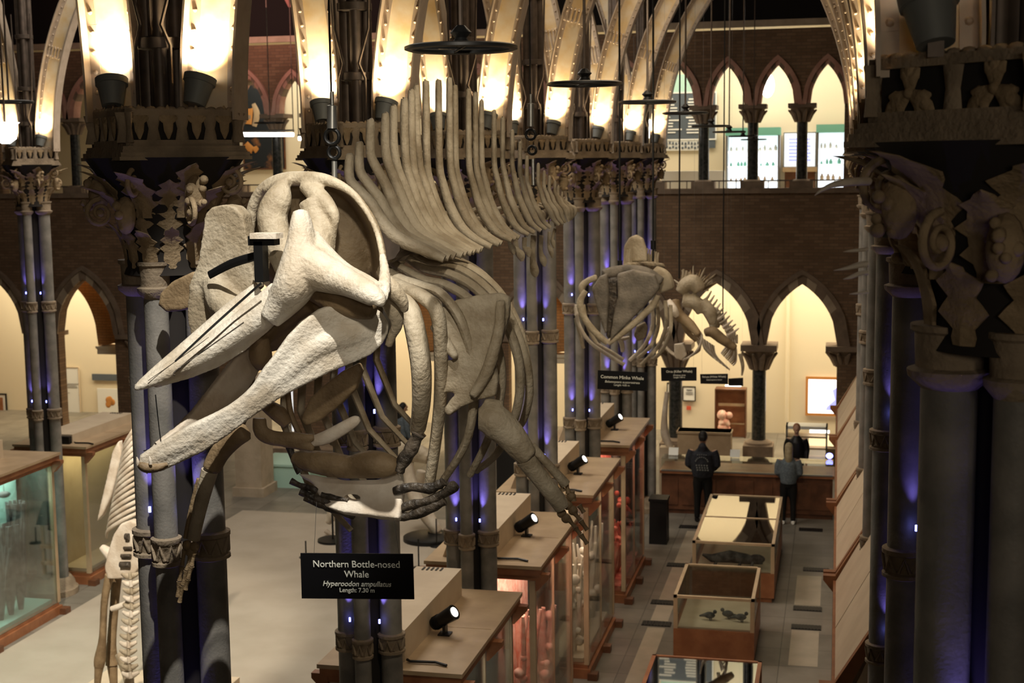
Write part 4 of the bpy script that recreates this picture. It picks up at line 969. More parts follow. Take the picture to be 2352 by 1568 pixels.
gear(1219, 0, (238, 290), Y=12.0, label='steel turnbuckle above the whale tail')
# ------------------------------------------------------------ hanging name signs
def name_sign(c4, Y, lines, label, zoff=.006, wires=()):
    pts = [at(a, b, Y) for a, b in c4]; c = sum(pts, V())/4
    t = thing('name_sign', label, 'sign', c)
    MB().prism(pts, (0, .008, 0)).build('board', M_['sign'], t)
    ex = (pts[1]-pts[0]).normalized(); roll = math.atan2(ex.z, ex.x)
    for body, px, py, wpx, sh, bold in lines:
        W = (at(px+wpx/2, py, Y)-at(px-wpx/2, py, Y)).length
        text(body, at(px, py, Y-.004), .05, M_['white'], t, (pi/2, -roll, 0), shear=sh, off=bold, width=W)
    for (a, b), e in wires: p = at(a, b, Y+.003); MB().cyl(p, at(*e, Y+.02) if e else V((p.x, p.y, 15)), .0012, .0012, 5).build('wire', M_['steel'], t)
    return t
name_sign([(690, 1270), (948, 1272), (951, 1376), (693, 1374)], 7.0, [('Northern Bottle-nosed', 818, 1296, 198, 0, 0), ('Whale', 819, 1319, 56, 0, 0), ('Hyperoodon ampullatus', 819, 1341, 157, .25, .001), ('Length: 7.30 m', 820, 1355.5, 80, 0, .001)], 'large black hanging sign reading Northern Bottle-nosed Whale', wires=(((721, 1278), (727, 1152)), ((918, 1278), (904, 1190))))
name_sign([(1373, 850), (1486, 855), (1485, 898), (1372, 893)], 16.2, [('Common Minke Whale', 1429, 867, 99, 0, .0015), ('Balaenoptera acutorostrata', 1429, 877.5, 80, .25, .001), ('Length: 4.85 m', 1428, 884.5, 36, 0, .001)], 'black hanging sign reading Common Minke Whale', wires=(((1384, 852), (1384, 778)), ((1478, 856), (1478, 724))))
name_sign([(1518, 844), (1600, 843), (1600, 874), (1519, 875)], 20.5, [('Orca (Killer Whale)', 1560, 853, 60, 0, .0015), ('Orcinus orca', 1560, 861.5, 28, .25, .001), ('Length: 5.80 m', 1560, 866.5, 26, 0, .001)], 'black hanging sign reading Orca (Killer Whale)', wires=(((1525, 845), 0), ((1593, 845), 0)))
name_sign([(1608, 859), (1672, 858), (1672, 882), (1609, 881)], 25.0, [('Beluga (White Whale)', 1640, 865, 54, 0, .0015), ('Delphinapterus leucas', 1640, 872, 36, .25, .001)], 'small black hanging sign reading Beluga (White Whale)', wires=(((1612, 860), 0), ((1668, 860), 0)))
name_sign([(1673, 869), (1707, 867), (1707, 886), (1673, 886)], 28.5, [], 'smallest black hanging sign, farthest along the aisle', wires=(((1676, 870), 0), ((1704, 870), 0)))
# ------------------------------------------------------------ smaller hanging skeletons along the aisle
def skel(name, label, p, Y, pieces):
    t = thing(name, label, 'skeleton', at(p[0], p[1], Y))
    for nm, mt, kind, data in pieces:
        m = MB()
        if kind == 'tube':
            for pts, fl in data: pxtube(m, pts, 8, fl)
            m.build(nm, mt, t, True)
        elif kind == 'melt':
            for d in data:
                if d[0] == 'b': pxblade(m, d[1], d[2], d[3])
                else: pxtube(m, d[1], 10)
            melt(m, nm, mt, t, .02, 2)
        elif kind == 'ball': 
            for c, r in data: m.ball(at(*c), r, 12, 9)
            m.build(nm, mt, t, True)
    return t
y = 16.2; f = lambda a, b: 16.2
P = [('skull', M_['skullgrey'], 'melt', [('b', [(1360, 662), (1378, 634), (1397, 626), (1398, 700), (1394, 774), (1380, 735)], f, .12), ('b', [(1418, 628), (1455, 618), (1505, 630), (1516, 662), (1484, 700), (1440, 744), (1402, 782), (1410, 720), (1420, 680)], f, .12), ('t', [(1385, 630, 16.4, 12), (1425, 622, 16.5, 14), (1480, 624, 16.5, 13), (1520, 648, 16.5, 12)])]),
     ('skull_gap_shade', CT, 'melt', [('b', [(1394, 640), (1422, 640), (1424, 680), (1412, 725), (1400, 780), (1392, 772)], lambda a, b: 16.33, .05)]),  # black sheet stands in for the shade between the skull halves
     ('braincase', B, 'melt', [('t', [(1500, 620, 16.7, 14), (1520, 640, 16.7, 24), (1532, 668, 16.7, 20)])]),
     ('brow_bone', B, 'melt', [('t', [(1340, 680, 16.3, 6), (1336, 660, 16.3, 9), (1350, 645, 16.3, 8), (1372, 636, 16.3, 8)])])]
for pts in ([(1345, 668, y, 6), (1332, 695, y, 8), (1342, 730, y, 8), (1368, 764, y, 8), (1396, 788, y, 7)], [(1396, 788, y, 7), (1430, 764, y, 8), (1470, 730, y, 8), (1500, 700, y, 8), (1512, 678, y, 6)]): P.append(('jaw_bone', B, 'tube', [(pts, .8)]))
for j, pts in enumerate(([(1324, 700), (1328, 740), (1352, 782), (1392, 812), (1434, 838)], [(1322, 730), (1332, 770), (1340, 800)], [(1370, 790), (1400, 806), (1432, 826)], [(1494, 690), (1500, 740), (1482, 790), (1446, 828)], [(1508, 690), (1512, 745), (1496, 792), (1465, 822)], [(1528, 690), (1530, 745), (1512, 795), (1472, 838)], [(1540, 700), (1540, 760), (1520, 805), (1500, 825)], [(1340, 700), (1352, 755), (1378, 800)])): P.append(('rib', BW if j in (0, 2, 3) else B, 'tube', [([(a, b, 16.9+.15*j, 4.5) for a, b in pts], .7)]))
P.append(('breast_bone', BW, 'tube', [([(1418, 776, 17, 4), (1428, 788, 17, 6), (1430, 808, 17, 4)], 1), ([(1410, 772, 17, 3), (1428, 778, 17, 5), (1446, 774, 17, 3)], 1)]))
P.append(('shoulder_blade', B, 'melt', [('b', [(1455, 770), (1462, 748), (1482, 738), (1488, 752), (1484, 775), (1466, 784)], lambda a, b: 16.8, .06)]))
P.append(('hump_plate', B, 'melt', [('b', [(1432, 600), (1434, 565), (1446, 545), (1462, 538), (1478, 548), (1486, 575), (1488, 600)], lambda a, b: 17.6, .12)]))
for j in range(16): a = 1434+j*5; P.append(('vertebra', B, 'tube', [([(a, 608-.2*j, 17.2+.1*j, 4), (a+1, 592-4*math.sin(j*.35), 17.2+.1*j, 2.6), (a+3, 575-8*math.sin(j*.25), 17.2+.1*j, 2)], .6)]))
P.append(('backbone', B, 'tube', [([(1440, 612, 17, 9), (1480, 610, 18, 9), (1520, 612, 19, 8)], 1)]))
t = skel('minke_skeleton', 'hanging whale skeleton with dark V-shaped jaw above the Common Minke Whale sign', (1430, 700), 17, P)
for a, b in ((1424, 606), (1500, 560)):
    p = at(a, b+40, 16.8); MB().cyl(p, (p.x, p.y, 14.9), .012, .012, 6).build('wire', M_['black'], t)
    MB().cyl(at(a, b-8, 16.8), at(a, b+12, 16.8), .03).build('turnbuckle', M_['black'], t)
y = 21
P = [('skull', B, 'melt', [('t', [(1562, 672, y, 12), (1574, 655, y, 17), (1594, 648, y, 18), (1608, 668, y, 15)]), ('t', [(1568, 690, y, 15), (1598, 695, y, 17), (1612, 718, y, 12)]), ('t', [(1612, 690, y, 12), (1632, 720, y, 16), (1636, 745, y, 8)])]),
     ('beak', BD, 'melt', [('t', [(1550, 690, 20.7, 12), (1556, 720, 20.6, 14), (1585, 745, 20.5, 12), (1606, 770, 20.4, 8)])]), ('cheek_bone', BW, 'melt', [('t', [(1536, 690, 20.6, 7), (1548, 712, 20.5, 10), (1556, 728, 20.5, 6)])]),
     ('jaw_bone', BD, 'tube', [([(1562, 725, y, 6), (1578, 760, y, 6), (1600, 782, y, 5)], 1)])]
for j in range(9):
    q = 1+.02*j; P.append(('rib', [BW, B][j % 2], 'tube', [([(1545-4*j*.5, 745+j*6, y+.3+.18*j, 2.4), (1520+j*1.5, 772+j*4, y+.3+.18*j, 2.8), (1536+j*2, 806+j, y+.3+.18*j, 2.6), (1565+j, 824, y+.3+.18*j, 2.2)], .8)]))
    P.append(('rib', [BW, BD][j % 2], 'tube', [([(1585+j*2, 742+j*5, y+.3+.18*j, 2.4), (1612-j*.6, 770+j*4, y+.3+.18*j, 2.8), (1600-j, 806+j, y+.3+.18*j, 2.6), (1568, 828, y+.3+.18*j, 2.2)], .8)]))
P.append(('breast_bone', BW, 'melt', [('b', [(1548, 790), (1572, 786), (1578, 815), (1566, 828), (1550, 822)], lambda a, b: y+.2, .08)]))
for j in range(9): P.append(('vertebra', B, 'tube', [([(1566+j*7, 652+j*2, 21.6+.35*j, 6), (1568+j*7, 640+j, 21.6+.35*j, 4), (1570+j*7, 618+j*3, 21.6+.35*j, 2.5)], .6)]))
for j in range(16):
    a = -2.9+j*.17; r = 34+10*math.sin(j*2.1); P.append(('spine_bone', B if j % 3 else BD, 'tube', [([(1596+18*math.cos(a), 672+18*math.sin(a), 21.4, 4), (1598+r*math.cos(a), 668+r*math.sin(a), 21.5+.05*j, 3), (1600+(r+14)*math.cos(a), 664+(r+12)*math.sin(a), 21.6+.05*j, 1.2)], .6)]))
for j in range(10): P.append(('tail_bone', [B, BW][j % 2], 'tube', [([(1618+j*6, 690+j*9, 22+.3*j, 4), (1626+j*6.5, 682+j*9, 22+.3*j, 3), (1634+j*7, 668+j*9.5, 22+.3*j, 1.5)], .6)]))
t = skel('orca_skeleton', 'second hanging skeleton, with round skull and striped ribs above the Orca sign', (1580, 720), y, P)
p = at(1560, 640, 21.3); MB().cyl(p, (p.x, p.y, 14.9), .012, .012, 6).build('wire', M_['black'], t)
y = 25.5
P = [('skull', B, 'melt', [('t', [(1632, 712, y, 14), (1642, 728, y, 17), (1640, 752, y, 12)])]), ('beak', BD, 'melt', [('t', [(1618, 765, 25.2, 9), (1636, 762, 25.2, 13), (1660, 780, 25.2, 12), (1690, 800, 25.2, 8)])])]
for j in range(10):
    P.append(('rib', [BW, B, BD][j % 3], 'tube', [([(1650+j*4, 735+j*5, y+.2*j, 1.8), (1664+j*3, 750+j*6, y+.2*j, 2.2), (1672+j*2, 785+j*5, y+.2*j, 2.2), (1656+j*3, 812+j*3, y+.2*j, 1.8)], .8)]))
    P.append(('rib', [B, BW][j % 2], 'tube', [([(1612+j*3, 775+j*2, y+.2*j, 1.8), (1618+j*3, 800+j*2, y+.2*j, 2.2), (1640+j*4, 822+j*3, y+.2*j, 1.8)], .8)]))
for j in range(10): P.append(('vertebra', B, 'tube', [([(1645+j*5, 725+j*7, y+.35*j, 5), (1648+j*5, 705+j*7, y+.35*j, 2)], .6)]))
P.append(('flipper', B, 'tube', [([(1700, 812, y, 5), (1706, 840, y, 4), (1704, 862, y, 2)], .5)]))
t = skel('beluga_skeleton', 'third hanging skeleton, smallest, with fine pale ribs above the Beluga sign', (1650, 780), y, P)
p = at(1660, 745, 26); MB().cyl(p, (p.x, p.y, 14.9), .012, .012, 6).build('wire', M_['black'], t)
# ------------------------------------------------------------ elephant skeleton standing in the nave
ye = 16.5
P = []
for j in range(15):
    b = 984+j*14.2; x1 = 300-j*2.8
    P.append(('rib', BW, 'tube', [([(350, b-22, ye-.1+.02*j, 4), (314, b-4, ye-.25, 5), ((314+x1)/2-6, b+12, ye-.3, 5.6), (x1-12, b+34, ye-.2, 5), (x1-16, b+52, ye-.05, 3)], .8)]))
P += [('shoulder_blade', BW, 'melt', [('b', [(262, 1035), (276, 1010), (284, 1040), (272, 1090), (258, 1140), (240, 1180), (226, 1196), (236, 1150), (250, 1090)], lambda a, b: ye, .12)]),
      ('pelvis', BW, 'melt', [('b', [(282, 1200), (305, 1192), (330, 1200), (332, 1290), (312, 1318), (282, 1326), (252, 1326), (245, 1300), (254, 1262), (266, 1225)], lambda a, b: ye-.5, .14), ('t', [(232, 1255, ye-.4, 9), (248, 1268, ye-.4, 14), (262, 1290, ye-.4, 12)])])]
for x_, y_, r_, dx in ((288, 1232, 9, 8), (284, 1258, 4, 18), (278, 1276, 5, 22), (276, 1296, 8, 22)): P.append(('pelvis_hole_shade', CT, 'tube', [([(x_, y_, ye-.6, r_), (x_+dx, y_, ye-.6, r_)], 1)]))  # black rods paint the shade inside the pelvis openings
for j in range(14):
    b = 1320+j*17.5; x = 298+4*math.sin(j*.5)
    P.append(('tail_vertebra', BW if j % 2 else B, 'tube', [([(x-18, b-3, ye-.7, 4), (x-9, b+2, ye-.72, 7), (x, b+3, ye-.7, 10), (x+10, b+1, ye-.72, 7), (x+20, b-4, ye-.7, 4)], 1), ([(x, b-6, ye-.75, 4), (x+2, b+9, ye-.75, 5)], 1)]))
P += [('thigh_bone', BD, 'tube', [([(252, 1320, ye-.3, 13), (240, 1380, ye-.3, 10), (236, 1460, ye-.3, 10), (230, 1510, ye-.3, 16), (228, 1530, ye-.3, 14)], 1)]), ('thigh_bone', BD, 'tube', [([(268, 1325, ye, 14), (262, 1400, ye, 12), (256, 1480, ye, 13), (258, 1525, ye, 18)], 1)]),
      ('hip_bone', BW, 'tube', [([(256, 1398, ye-.6, 7), (275, 1392, ye-.6, 8), (300, 1380, ye-.6, 6)], 1)]),
      ('shin_bone', BD, 'tube', [([(228, 1530, ye-.3, 13), (224, 1570, ye-.3, 9), (222, 1640, ye-.3, 10)], 1)]), ('shin_bone', BD, 'tube', [([(258, 1528, ye, 14), (262, 1580, ye, 10), (264, 1650, ye, 11)], 1)]),
      ('knee_bones', B, 'melt', [('t', [(270, 1500, ye-.5, 10), (284, 1520, ye-.5, 16), (296, 1560, ye-.5, 14), (300, 1610, ye-.5, 12)])])]
t = skel('elephant_skeleton', 'tall standing animal skeleton with striped ribs and white pelvis, behind the nearest left pillar', (280, 1640), ye, P)
b = at(275, 1640, ye)
MB().box((b.x+.1, b.y-.1, .08), (2.0, 3.0, .16)).build('plinth', M_['boxc'], t)
for dx in (.3,): MB().cyl((b.x+dx, b.y+.3, .16), (b.x+dx, b.y+.3, 2.4), .03, .03, 10).build('iron_post', M_['black'], t)
# ------------------------------------------------------------ fossil mounts in the nave
yn = 26.2
P = [('leg_bone', BW, 'melt', [('t', [(938, 1060, yn, 14), (942, 1100, yn, 16), (958, 1150, yn, 18), (985, 1190, yn, 18), (1006, 1222, yn, 12)])]), ('leg_bone', BW, 'melt', [('t', [(968, 1080, yn+.5, 12), (960, 1120, yn+.5, 12), (945, 1165, yn+.5, 12)])]),
     ('foot_bones', B, 'tube', [([(985, 1215, yn, 8), (1005, 1224, yn, 8), (1018, 1230, yn, 4)], 1)]), ('hip_bone', B, 'melt', [('t', [(905, 1040, yn, 20), (940, 1035, yn, 26), (985, 1050, yn, 18)])]),
     ('leg_bone', BW, 'melt', [('t', [(762, 1150, yn-.3, 13), (764, 1180, yn-.3, 14), (752, 1200, yn-.3, 9)])]), ('leg_bone', BW, 'melt', [('t', [(746, 1218, yn-.3, 6), (770, 1232, yn-.3, 6), (790, 1242, yn-.3, 5)])])]
t = skel('fossil_skeleton', 'pale standing fossil skeleton with thick legs on a black base, behind the black sign', (960, 1235), yn, P)
b = atz(985, 1240, 0); MB().lathe((b.x, b.y, 0), [(.5, 0), (.5, .08), (.46, .1)], 28).build('base', M_['black'], t, True)
b = atz(765, 1243, 0); MB().lathe((b.x, b.y, 0), [(.3, 0), (.3, .05)], 24).build('base', M_['black'], t, True); MB().cyl((b.x, b.y, 0), (b.x, b.y, .9), .02).build('stand_rod', M_['black'], t)
# ------------------------------------------------------------ shop counter, people, things on the far walls
YF = 38.16
def slab(name, label, cat, x0, y0, x1, y1, Y, m, th=.03, frame=None, fw=4):
    a, b = at(x0, y0, Y), at(x1, y1, Y)
    t = thing(name, label, cat, ((a.x+b.x)/2, Y, (a.z+b.z)/2))
    MB().b2((a.x, Y-th, b.z), (b.x, Y, a.z)).build('panel', m, t)
    if frame:
        w_ = fw*Y/F; f = MB()
        f.b2((a.x-w_, Y-th*1.5, b.z-w_), (a.x, Y, a.z+w_)).b2((b.x, Y-th*1.5, b.z-w_), (b.x+w_, Y, a.z+w_)).b2((a.x, Y-th*1.5, a.z), (b.x, Y, a.z+w_)).b2((a.x, Y-th*1.5, b.z-w_), (b.x, Y, b.z)); f.build('frame', frame, t)
    return t
def bars(t, rows, Y, m, name='print'):          # blurred lines of print: thin raised strips
    mb = MB()
    for x0, y0, x1, h in rows:
        a, b = at(x0, y0, Y), at(x1, y0+h, Y); mb.b2((a.x, Y-.012, b.z), (b.x, Y, a.z))
    mb.build(name, m, t)
# upper cafe
t = slab('menu_board', 'large grey menu board with pale lines of print in the upper arcade', 'menu board', 1506, 216, 1643, 318, YF, M_['grey'], frame=M_['paper'], fw=3)
random.seed(3)
bars(t, [(1514+(14 if r % 3 else 0), 226+r*7, 1514+random.uniform(25, 52), 2.6) for r in range(12)]+[(1572+random.uniform(0, 12), 226+r*7, 1625-random.uniform(0, 6), 2.6) for r in range(12)], YF-.035, M_['paper'])
slab('menu_header', 'pale turquoise panel above the grey menu board', 'panel', 1520, 172, 1602, 212, YF, M_['teal'])
t = slab('menu_strip', 'white strip with dark script under the menu board', 'sign', 1506, 322, 1622, 345, YF, M_['paper'])
bars(t, [(1515+i*7.2, 325+(i % 3), 1519+i*7.2, 6) for i in range(14)]+[(1515+i*7.2, 335+(i % 2)*2, 1519.5+i*7.2, 5) for i in range(14)], YF-.035, M_['grey'])
slab('logo_panel', 'small dark square panel beside the white script strip', 'sign', 1627, 322, 1643, 340, YF, M_['grey'])
def fridge(x0, y0, x1, y1, label, Y=37.4):
    a, b = at(x0, y0, Y), at(x1, y1, Y); zf = 5.62
    t = thing('drinks_fridge', label, 'fridge', ((a.x+b.x)/2, Y+.3, zf))
    MB().b2((a.x, Y, zf), (a.x+.05, Y+.6, a.z)).b2((b.x-.05, Y, zf), (b.x, Y+.6, a.z)).b2((a.x, Y+.55, zf), (b.x, Y+.6, a.z)).b2((a.x, Y, zf), (b.x, Y+.6, zf+.15)).build('cabinet', M_['steel'], t)
    MB().b2((a.x-.01, Y-.03, a.z-.2), (b.x+.01, Y+.6, a.z)).build('header', M_['green'], t)
    MB().b2((a.x+.05, Y+.53, zf+.15), (b.x-.05, Y+.55, a.z-.2)).build('lit_back', M_['fridge'], t)
    n = 5
    for k_ in range(n):
        z = zf+.3+k_*(a.z-.25-zf-.3)/n
        MB().b2((a.x+.05, Y+.02, z), (b.x-.05, Y+.53, z+.045)).build('shelf', M_['fridge'], t)
        x = a.x+.1; sz = 'wide' if b.x-a.x > 1 else 'narrow'
        while x < b.x-.12:
            w_ = random.uniform(.05, .1); h_ = random.uniform(.12, .2); o = MB().tube([(x+w_/2, Y+.15, z+.045), (x+w_/2, Y+.15, z+h_*.7), (x+w_/2, Y+.15, z+h_*.8), (x+w_/2, Y+.15, z+h_)], [w_/2, w_/2, w_/4, w_/4], 8).build('bottle', [M_['coral'], M_['boxc'], M_['oak'], M_['green'], M_['paper']][k_ % 5], None, True)
            tag(o, 'small bottle standing on %s shelf of the %s glowing fridge' % (['the bottom', 'the second', 'the middle', 'the fourth', 'the top'][k_], sz), 'bottle', 'bottles on %s shelf of the %s fridge' % (['the bottom', 'the second', 'the middle', 'the fourth', 'the top'][k_], sz)); x += w_+random.uniform(.01, .12)
fridge(1667, 294, 1790, 425, 'wide glowing white drinks fridge with pale green header in the upper arcade')
fridge(1876, 286, 1942, 410, 'narrow glowing drinks fridge with green header behind the rightmost upper arch')
t = slab('price_poster', 'white poster with blue lines between the two drinks fridges', 'poster', 1802, 306, 1872, 382, YF, M_['fridge'], frame=M_['bucket'], fw=2)
bars(t, [(1812, 318+i*8, 1830+(i % 3)*2, 3) for i in range(7)]+[(1846, 318+i*8, 1862-(i % 2)*3, 3) for i in range(7)], YF-.035, M_['tvblue'])
a = at(1798, 384, 37.4); b = at(1876, 430, 37.4)
t = thing('wooden_shelf', 'brown wooden counter under the blue-lined poster', 'shelf', ((a.x+b.x)/2, 37.5, 5.62)); MB().b2((a.x, 37.3, a.z-.12), (b.x, 37.9, a.z)).build('top', M_['oak'], t); MB().b2((a.x+.05, 37.4, 5.62), (b.x-.05, 37.85, a.z-.12)).build('body', M_['dkwood'], t)
a = at(1640, 392, 36.2); 
t = thing('cafe_counter', 'long pale cafe counter behind the upper guard rails', 'counter', (a.x, 36.3, 5.62)); MB().b2((at(1520, 400, 36.2).x, 36.1, 5.62), (at(1662, 400, 36.2).x, 36.6, a.z)).build('body', M_['paper'], t)
c = at(1763, 196, 36.9); t = thing('globe_lamp', 'bright oval lamp in the third upper arch', 'lamp', c)
MB().ball(c, (.17, .1, .3), 20, 14).build('globe', M_['globe'], t, True); MB().cyl(c+V((0, 0, .28)), (c.x, c.y, 10.42), .012).build('rod', M_['iron'], t)
c = at(1496, 285, YW-.3); t = thing('wall_lantern', 'glowing white lantern under a carved bracket left of the menu board', 'lamp', c)
MB().cyl(c+V((0, 0, -.33)), c+V((0, 0, .1)), .11, .13, 16).build('glass', M_['tube'], t, True)
m = MB().lathe(c, [(.1, .1), (.2, .3), (.27, .42), (.28, .5)], 18)
for j in range(8): m.ball(c+V((.24*math.cos(j*.785), .24*math.sin(j*.785), .36)), .07, 8, 6)
m.build('carved_bracket', M_['band'], t, True)
# left upper arcade: dark painting and lit tube
def paint_mat():
    m = mat('dark_painting', (.012, .016, .02), .6, 0, (.55, .22, .06), 1.6, lo=.56, hi=.74); return m
tp = slab('painting', 'large dark painting with warm blurred figures in the upper arcade at left', 'painting', 556, 178, 655, 386, YF, paint_mat(), frame=M_['dkwood'], fw=3)
for pts, mm in (([(566, 268, YF-.04, 6), (572, 250, YF-.04, 10), (570, 285, YF-.04, 9)], 'orange'), ([(582, 238, YF-.04, 5), (590, 262, YF-.04, 8), (584, 290, YF-.04, 6)], 'oak'), ([(564, 330, YF-.04, 8), (580, 345, YF-.04, 9), (592, 338, YF-.04, 5)], 'orange')):
    m = MB(); pxtube(m, pts, 10, .12, (1, 0, 0)); m.build('painted_figure', M_[mm], tp, True)
for x0, x1, y, lb in ((549, 674, 309, 'long white lit tube lamp in front of the dark painting'), (686, 697, 318, 'short white lit tube lamp left of the second pillar top')):
    a, b = at(x0, y, 33), at(x1, y, 33); t = thing('tube_lamp', lb, 'lamp', (a+b)/2)
    MB().cyl(a, b, .05, .05, 12).build('tube', M_['tube'], t, True); MB().b2((a.x, a.y-.08, a.z+.06), (b.x, a.y+.08, a.z+.1)).build('hood', M_['steel'], t)
    for q in (a, b): MB().cyl(q+V((0, 0, .05)), (q.x, q.y, 14.9), .012).build('rod', M_['iron'], t)
for (px, py, Y, r) in ((20, 234, 16.5, .3), (620, 282, 31, .35)):
    p = at(px, py, Y); t = thing('ring_chandelier', 'black ring chandelier crossing the farthest left pillar' if px == 20 else 'black ring chandelier above the lit tube lamp', 'chandelier', p)
    m = MB().tube([p+V((r*math.cos(2*pi*j/32), r*math.sin(2*pi*j/32), 0)) for j in range(33)], .015, 6); m.build('ring', M_['black'], t, True); MB().cyl(p, (p.x, p.y, 14.9), .012).build('rod', M_['iron'], t)
    m = MB()
    for j in range(2): m.cyl(p-V((r*math.cos(j*1.57), r*math.sin(j*1.57), 0)), p+V((r*math.cos(j*1.57), r*math.sin(j*1.57), 0)), .007)
    m.build('spokes', M_['black'], t)
p = at(12, 300, 16); t = thing('bowl_lamp', 'glowing white bowl lamp at the far left edge', 'lamp', p)
MB().lathe(p, [(.05, -.16), (.13, -.1), (.15, .08), (.18, .1)], 18).build('bowl', M_['tube'], t, True); MB().cyl(p+V((0, 0, .1)), (p.x, p.y, 14.9), .012).build('rod', M_['iron'], t)
# ground floor far wall
t = slab('lit_screen', 'bright white screen with blue figure in an orange frame', 'screen', 1857, 870, 1950, 950, YF, M_['tv'], frame=M_['orange'], fw=6)
MB().tube([at(1926, 890+i*2, YF-.04) for i in (0, 3, 14, 22, 26)], [.05, .16, .1, .3, .34], 14, .1, (1, 0, 0)).build('figure', M_['tvblue'], t, True)
t = thing('wall_pipe', 'pale vertical pipe on the wall left of the lit screen', 'pipe', at(1811, 1020, YF)); p = at(1811, 660, YF-.05); MB().cyl((p.x, p.y, 0), p, .05).build('pipe', M_['cream'], t, True)
t = slab('framed_notice', 'framed white notice left of the other, under the Orca sign', 'notice', 1534, 880, 1556, 908, YF, M_['paper'], frame=M_['black'], fw=2)
t = slab('framed_notice', 'framed white notice with small crest, lower and right of its twin', 'notice', 1570, 888, 1596, 919, YF, M_['paper'], frame=M_['black'], fw=2); bars(t, [(1577, 894, 1590, 2), (1575, 900, 1592, 1), (1575, 904, 1592, 1)], YF-.035, M_['grey'])
t = thing('wall_disc', 'round grey wall vent below the framed notices', 'vent', at(1546, 933, YF)); q = at(1546, 933, YF); MB().cyl(q, q-V((0, .05, 0)), .12, .12, 20).build('disc', M_['bucket'], t, True)
slab('fire_call_point', 'small red fire call point below the framed notices', 'alarm', 1577, 932, 1587, 941, YF, M_['red'])
t = slab('mineral_case', 'red-brown lit display cabinet with shelf and rocks between the ground arches', 'display case', 1648, 890, 1712, 1010, 37.8, M_['mahog'], .3, M_['dkwood'], 3)
bars(t, [(1650, 925, 1712, 8)], 37.45, M_['oak'], 'shelf'); bars(t, [(1650, 970, 1712, 5)], 37.45, M_['oak'], 'shelf')
a, b = at(1666, 884, 37.45), at(1702, 887, 37.45); MB().b2((a.x, 37.4, b.z), (b.x, 37.5, a.z)).build('light_strip', M_['tube'], t)
m = MB(); 
for j in range(12): m.ball(at(1664+random.uniform(-8, 14), 950+random.uniform(0, 40), 37.3), random.uniform(.05, .14), 8, 6)
tag(m.build('mineral_specimen', M_['pinkspec'], None, True), 'pile of pinkish rocks in the red-brown lit cabinet', 'specimen')
for x, w_, lb in ((1632, .1, 'pale'), (1640, .06, 'white')):
    pass
a, b = at(1556, 990, 33), at(1678, 1045, 33)
t = thing('wooden_bench', 'long brown wooden cabinet behind the man in the dark hoodie', 'cabinet', ((a.x+b.x)/2, 33.2, 0)); MB().b2((a.x, 33, 0), (b.x, 33.5, a.z)).b2((a.x-.02, 32.97, a.z-.05), (b.x+.02, 33.5, a.z)).build('body', M_['oak'], t)
# pale sculpture: elephant-trunk like cast
m = MB(); pxtube(m, [(1532, 900, 30.5, 5), (1526, 960, 30.5, 7), (1528, 1000, 30.5, 10), (1540, 1030, 30.5, 7), (1538, 1060, 30.5, 5)], 10); c = at(1532, 1000, 30.5)
t = thing('pale_cast', 'pale curved cast standing at the left end of the counter', 'sculpture', (c.x, c.y, 0)); m.build('cast', M_['bonewhite'], t, True); MB().box((c.x, c.y, .55), (.3, .3, 1.1)).build('pedestal', M_['boxc'], t)
# counter
xa, xb = at(1520, 1150, 29).x, at(1912, 1150, 29).x
t = thing('shop_counter', 'long dark wooden counter with glass front edge where two visitors stand', 'counter', ((xa+xb)/2, 29.3, 0))
MB().b2((xa, 29.0, .0), (xb, 29.8, .1)).b2((xa, 28.95, .1), (xb, 29.8, .86)).build('body', M_['dkwood'], t)
m = MB()
for j in range(9): x = xa+(xb-xa)*(j+.5)/9; m.b2((x-.15, 28.93, .2), (x+.15, 28.96, .75))
m.build('front_panels', M_['dkwood'], t)
MB().b2((xa-.03, 28.9, .86), (xb+.03, 29.85, .92)).build('top', M_['mahog'], t)
MB().b2((xa, 28.92, .92), (xb, 28.93, 1.16)).b2((xa, 28.92, 1.16), (xb, 29.4, 1.17)).build('glass_guard', M_['glass'], t)
MB().b2((xa, 28.89, .91), (xb, 28.92, .94)).build('edge_strip', M_['steel'], t)
for px, lb in ((1547, 'left'), (1688, 'middle')):
    p = at(px, 1063, 29.3); tag(MB().prism([(p.x-.1, 29.25, 1.175), (p.x+.1, 29.25, 1.175), (p.x+.1, 29.33, 1.32), (p.x-.1, 29.33, 1.32)], (0, .01, 0)).build('counter_card', M_['paper']), 'small white card standing on the counter, %s of the man in the hoodie' % ('left' if lb == 'left' else 'right'), 'card')
# back shop units
a, b = at(1805, 978, 33.4), at(1900, 1045, 33.4)
t = thing('shop_shelf', 'pale shop shelf unit with lit boxes under the bright screen', 'shelf', ((a.x+b.x)/2, 33.6, 0))
MB().b2((a.x, 33.4, a.z-.07), (b.x, 33.9, a.z)).build('top', M_['paper'], t)
for x in (a.x, b.x-.04): MB().b2((x, 33.4, 0), (x+.04, 33.9, a.z)).build('upright', M_['steel'], t)
for j in range(1, 4): z = a.z*j/4; MB().b2((a.x, 33.4, z), (b.x, 33.9, z+.04)).build('shelf', M_['oak'], t)
a, b = at(1858, 999, 33.6), at(1915, 1024, 33.6); tag(MB().b2((a.x, 33.55, b.z), (b.x, 33.62, a.z)).build('lit_display', mat('lit_warm_panel', (1, .8, .5), .5, emit=(1, .78, .42), estr=1.3)), 'warm lit display panel on the pale shop shelf', 'display')
a, b = at(1860, 990, 33.5), at(1905, 994, 33.5); tag(MB().cyl((a.x, 33.5, a.z), (b.x, 33.5, a.z), .035).build('shelf_tube', M_['tube'], None, True), 'bright tube lamp over the warm lit display panel', 'lamp')
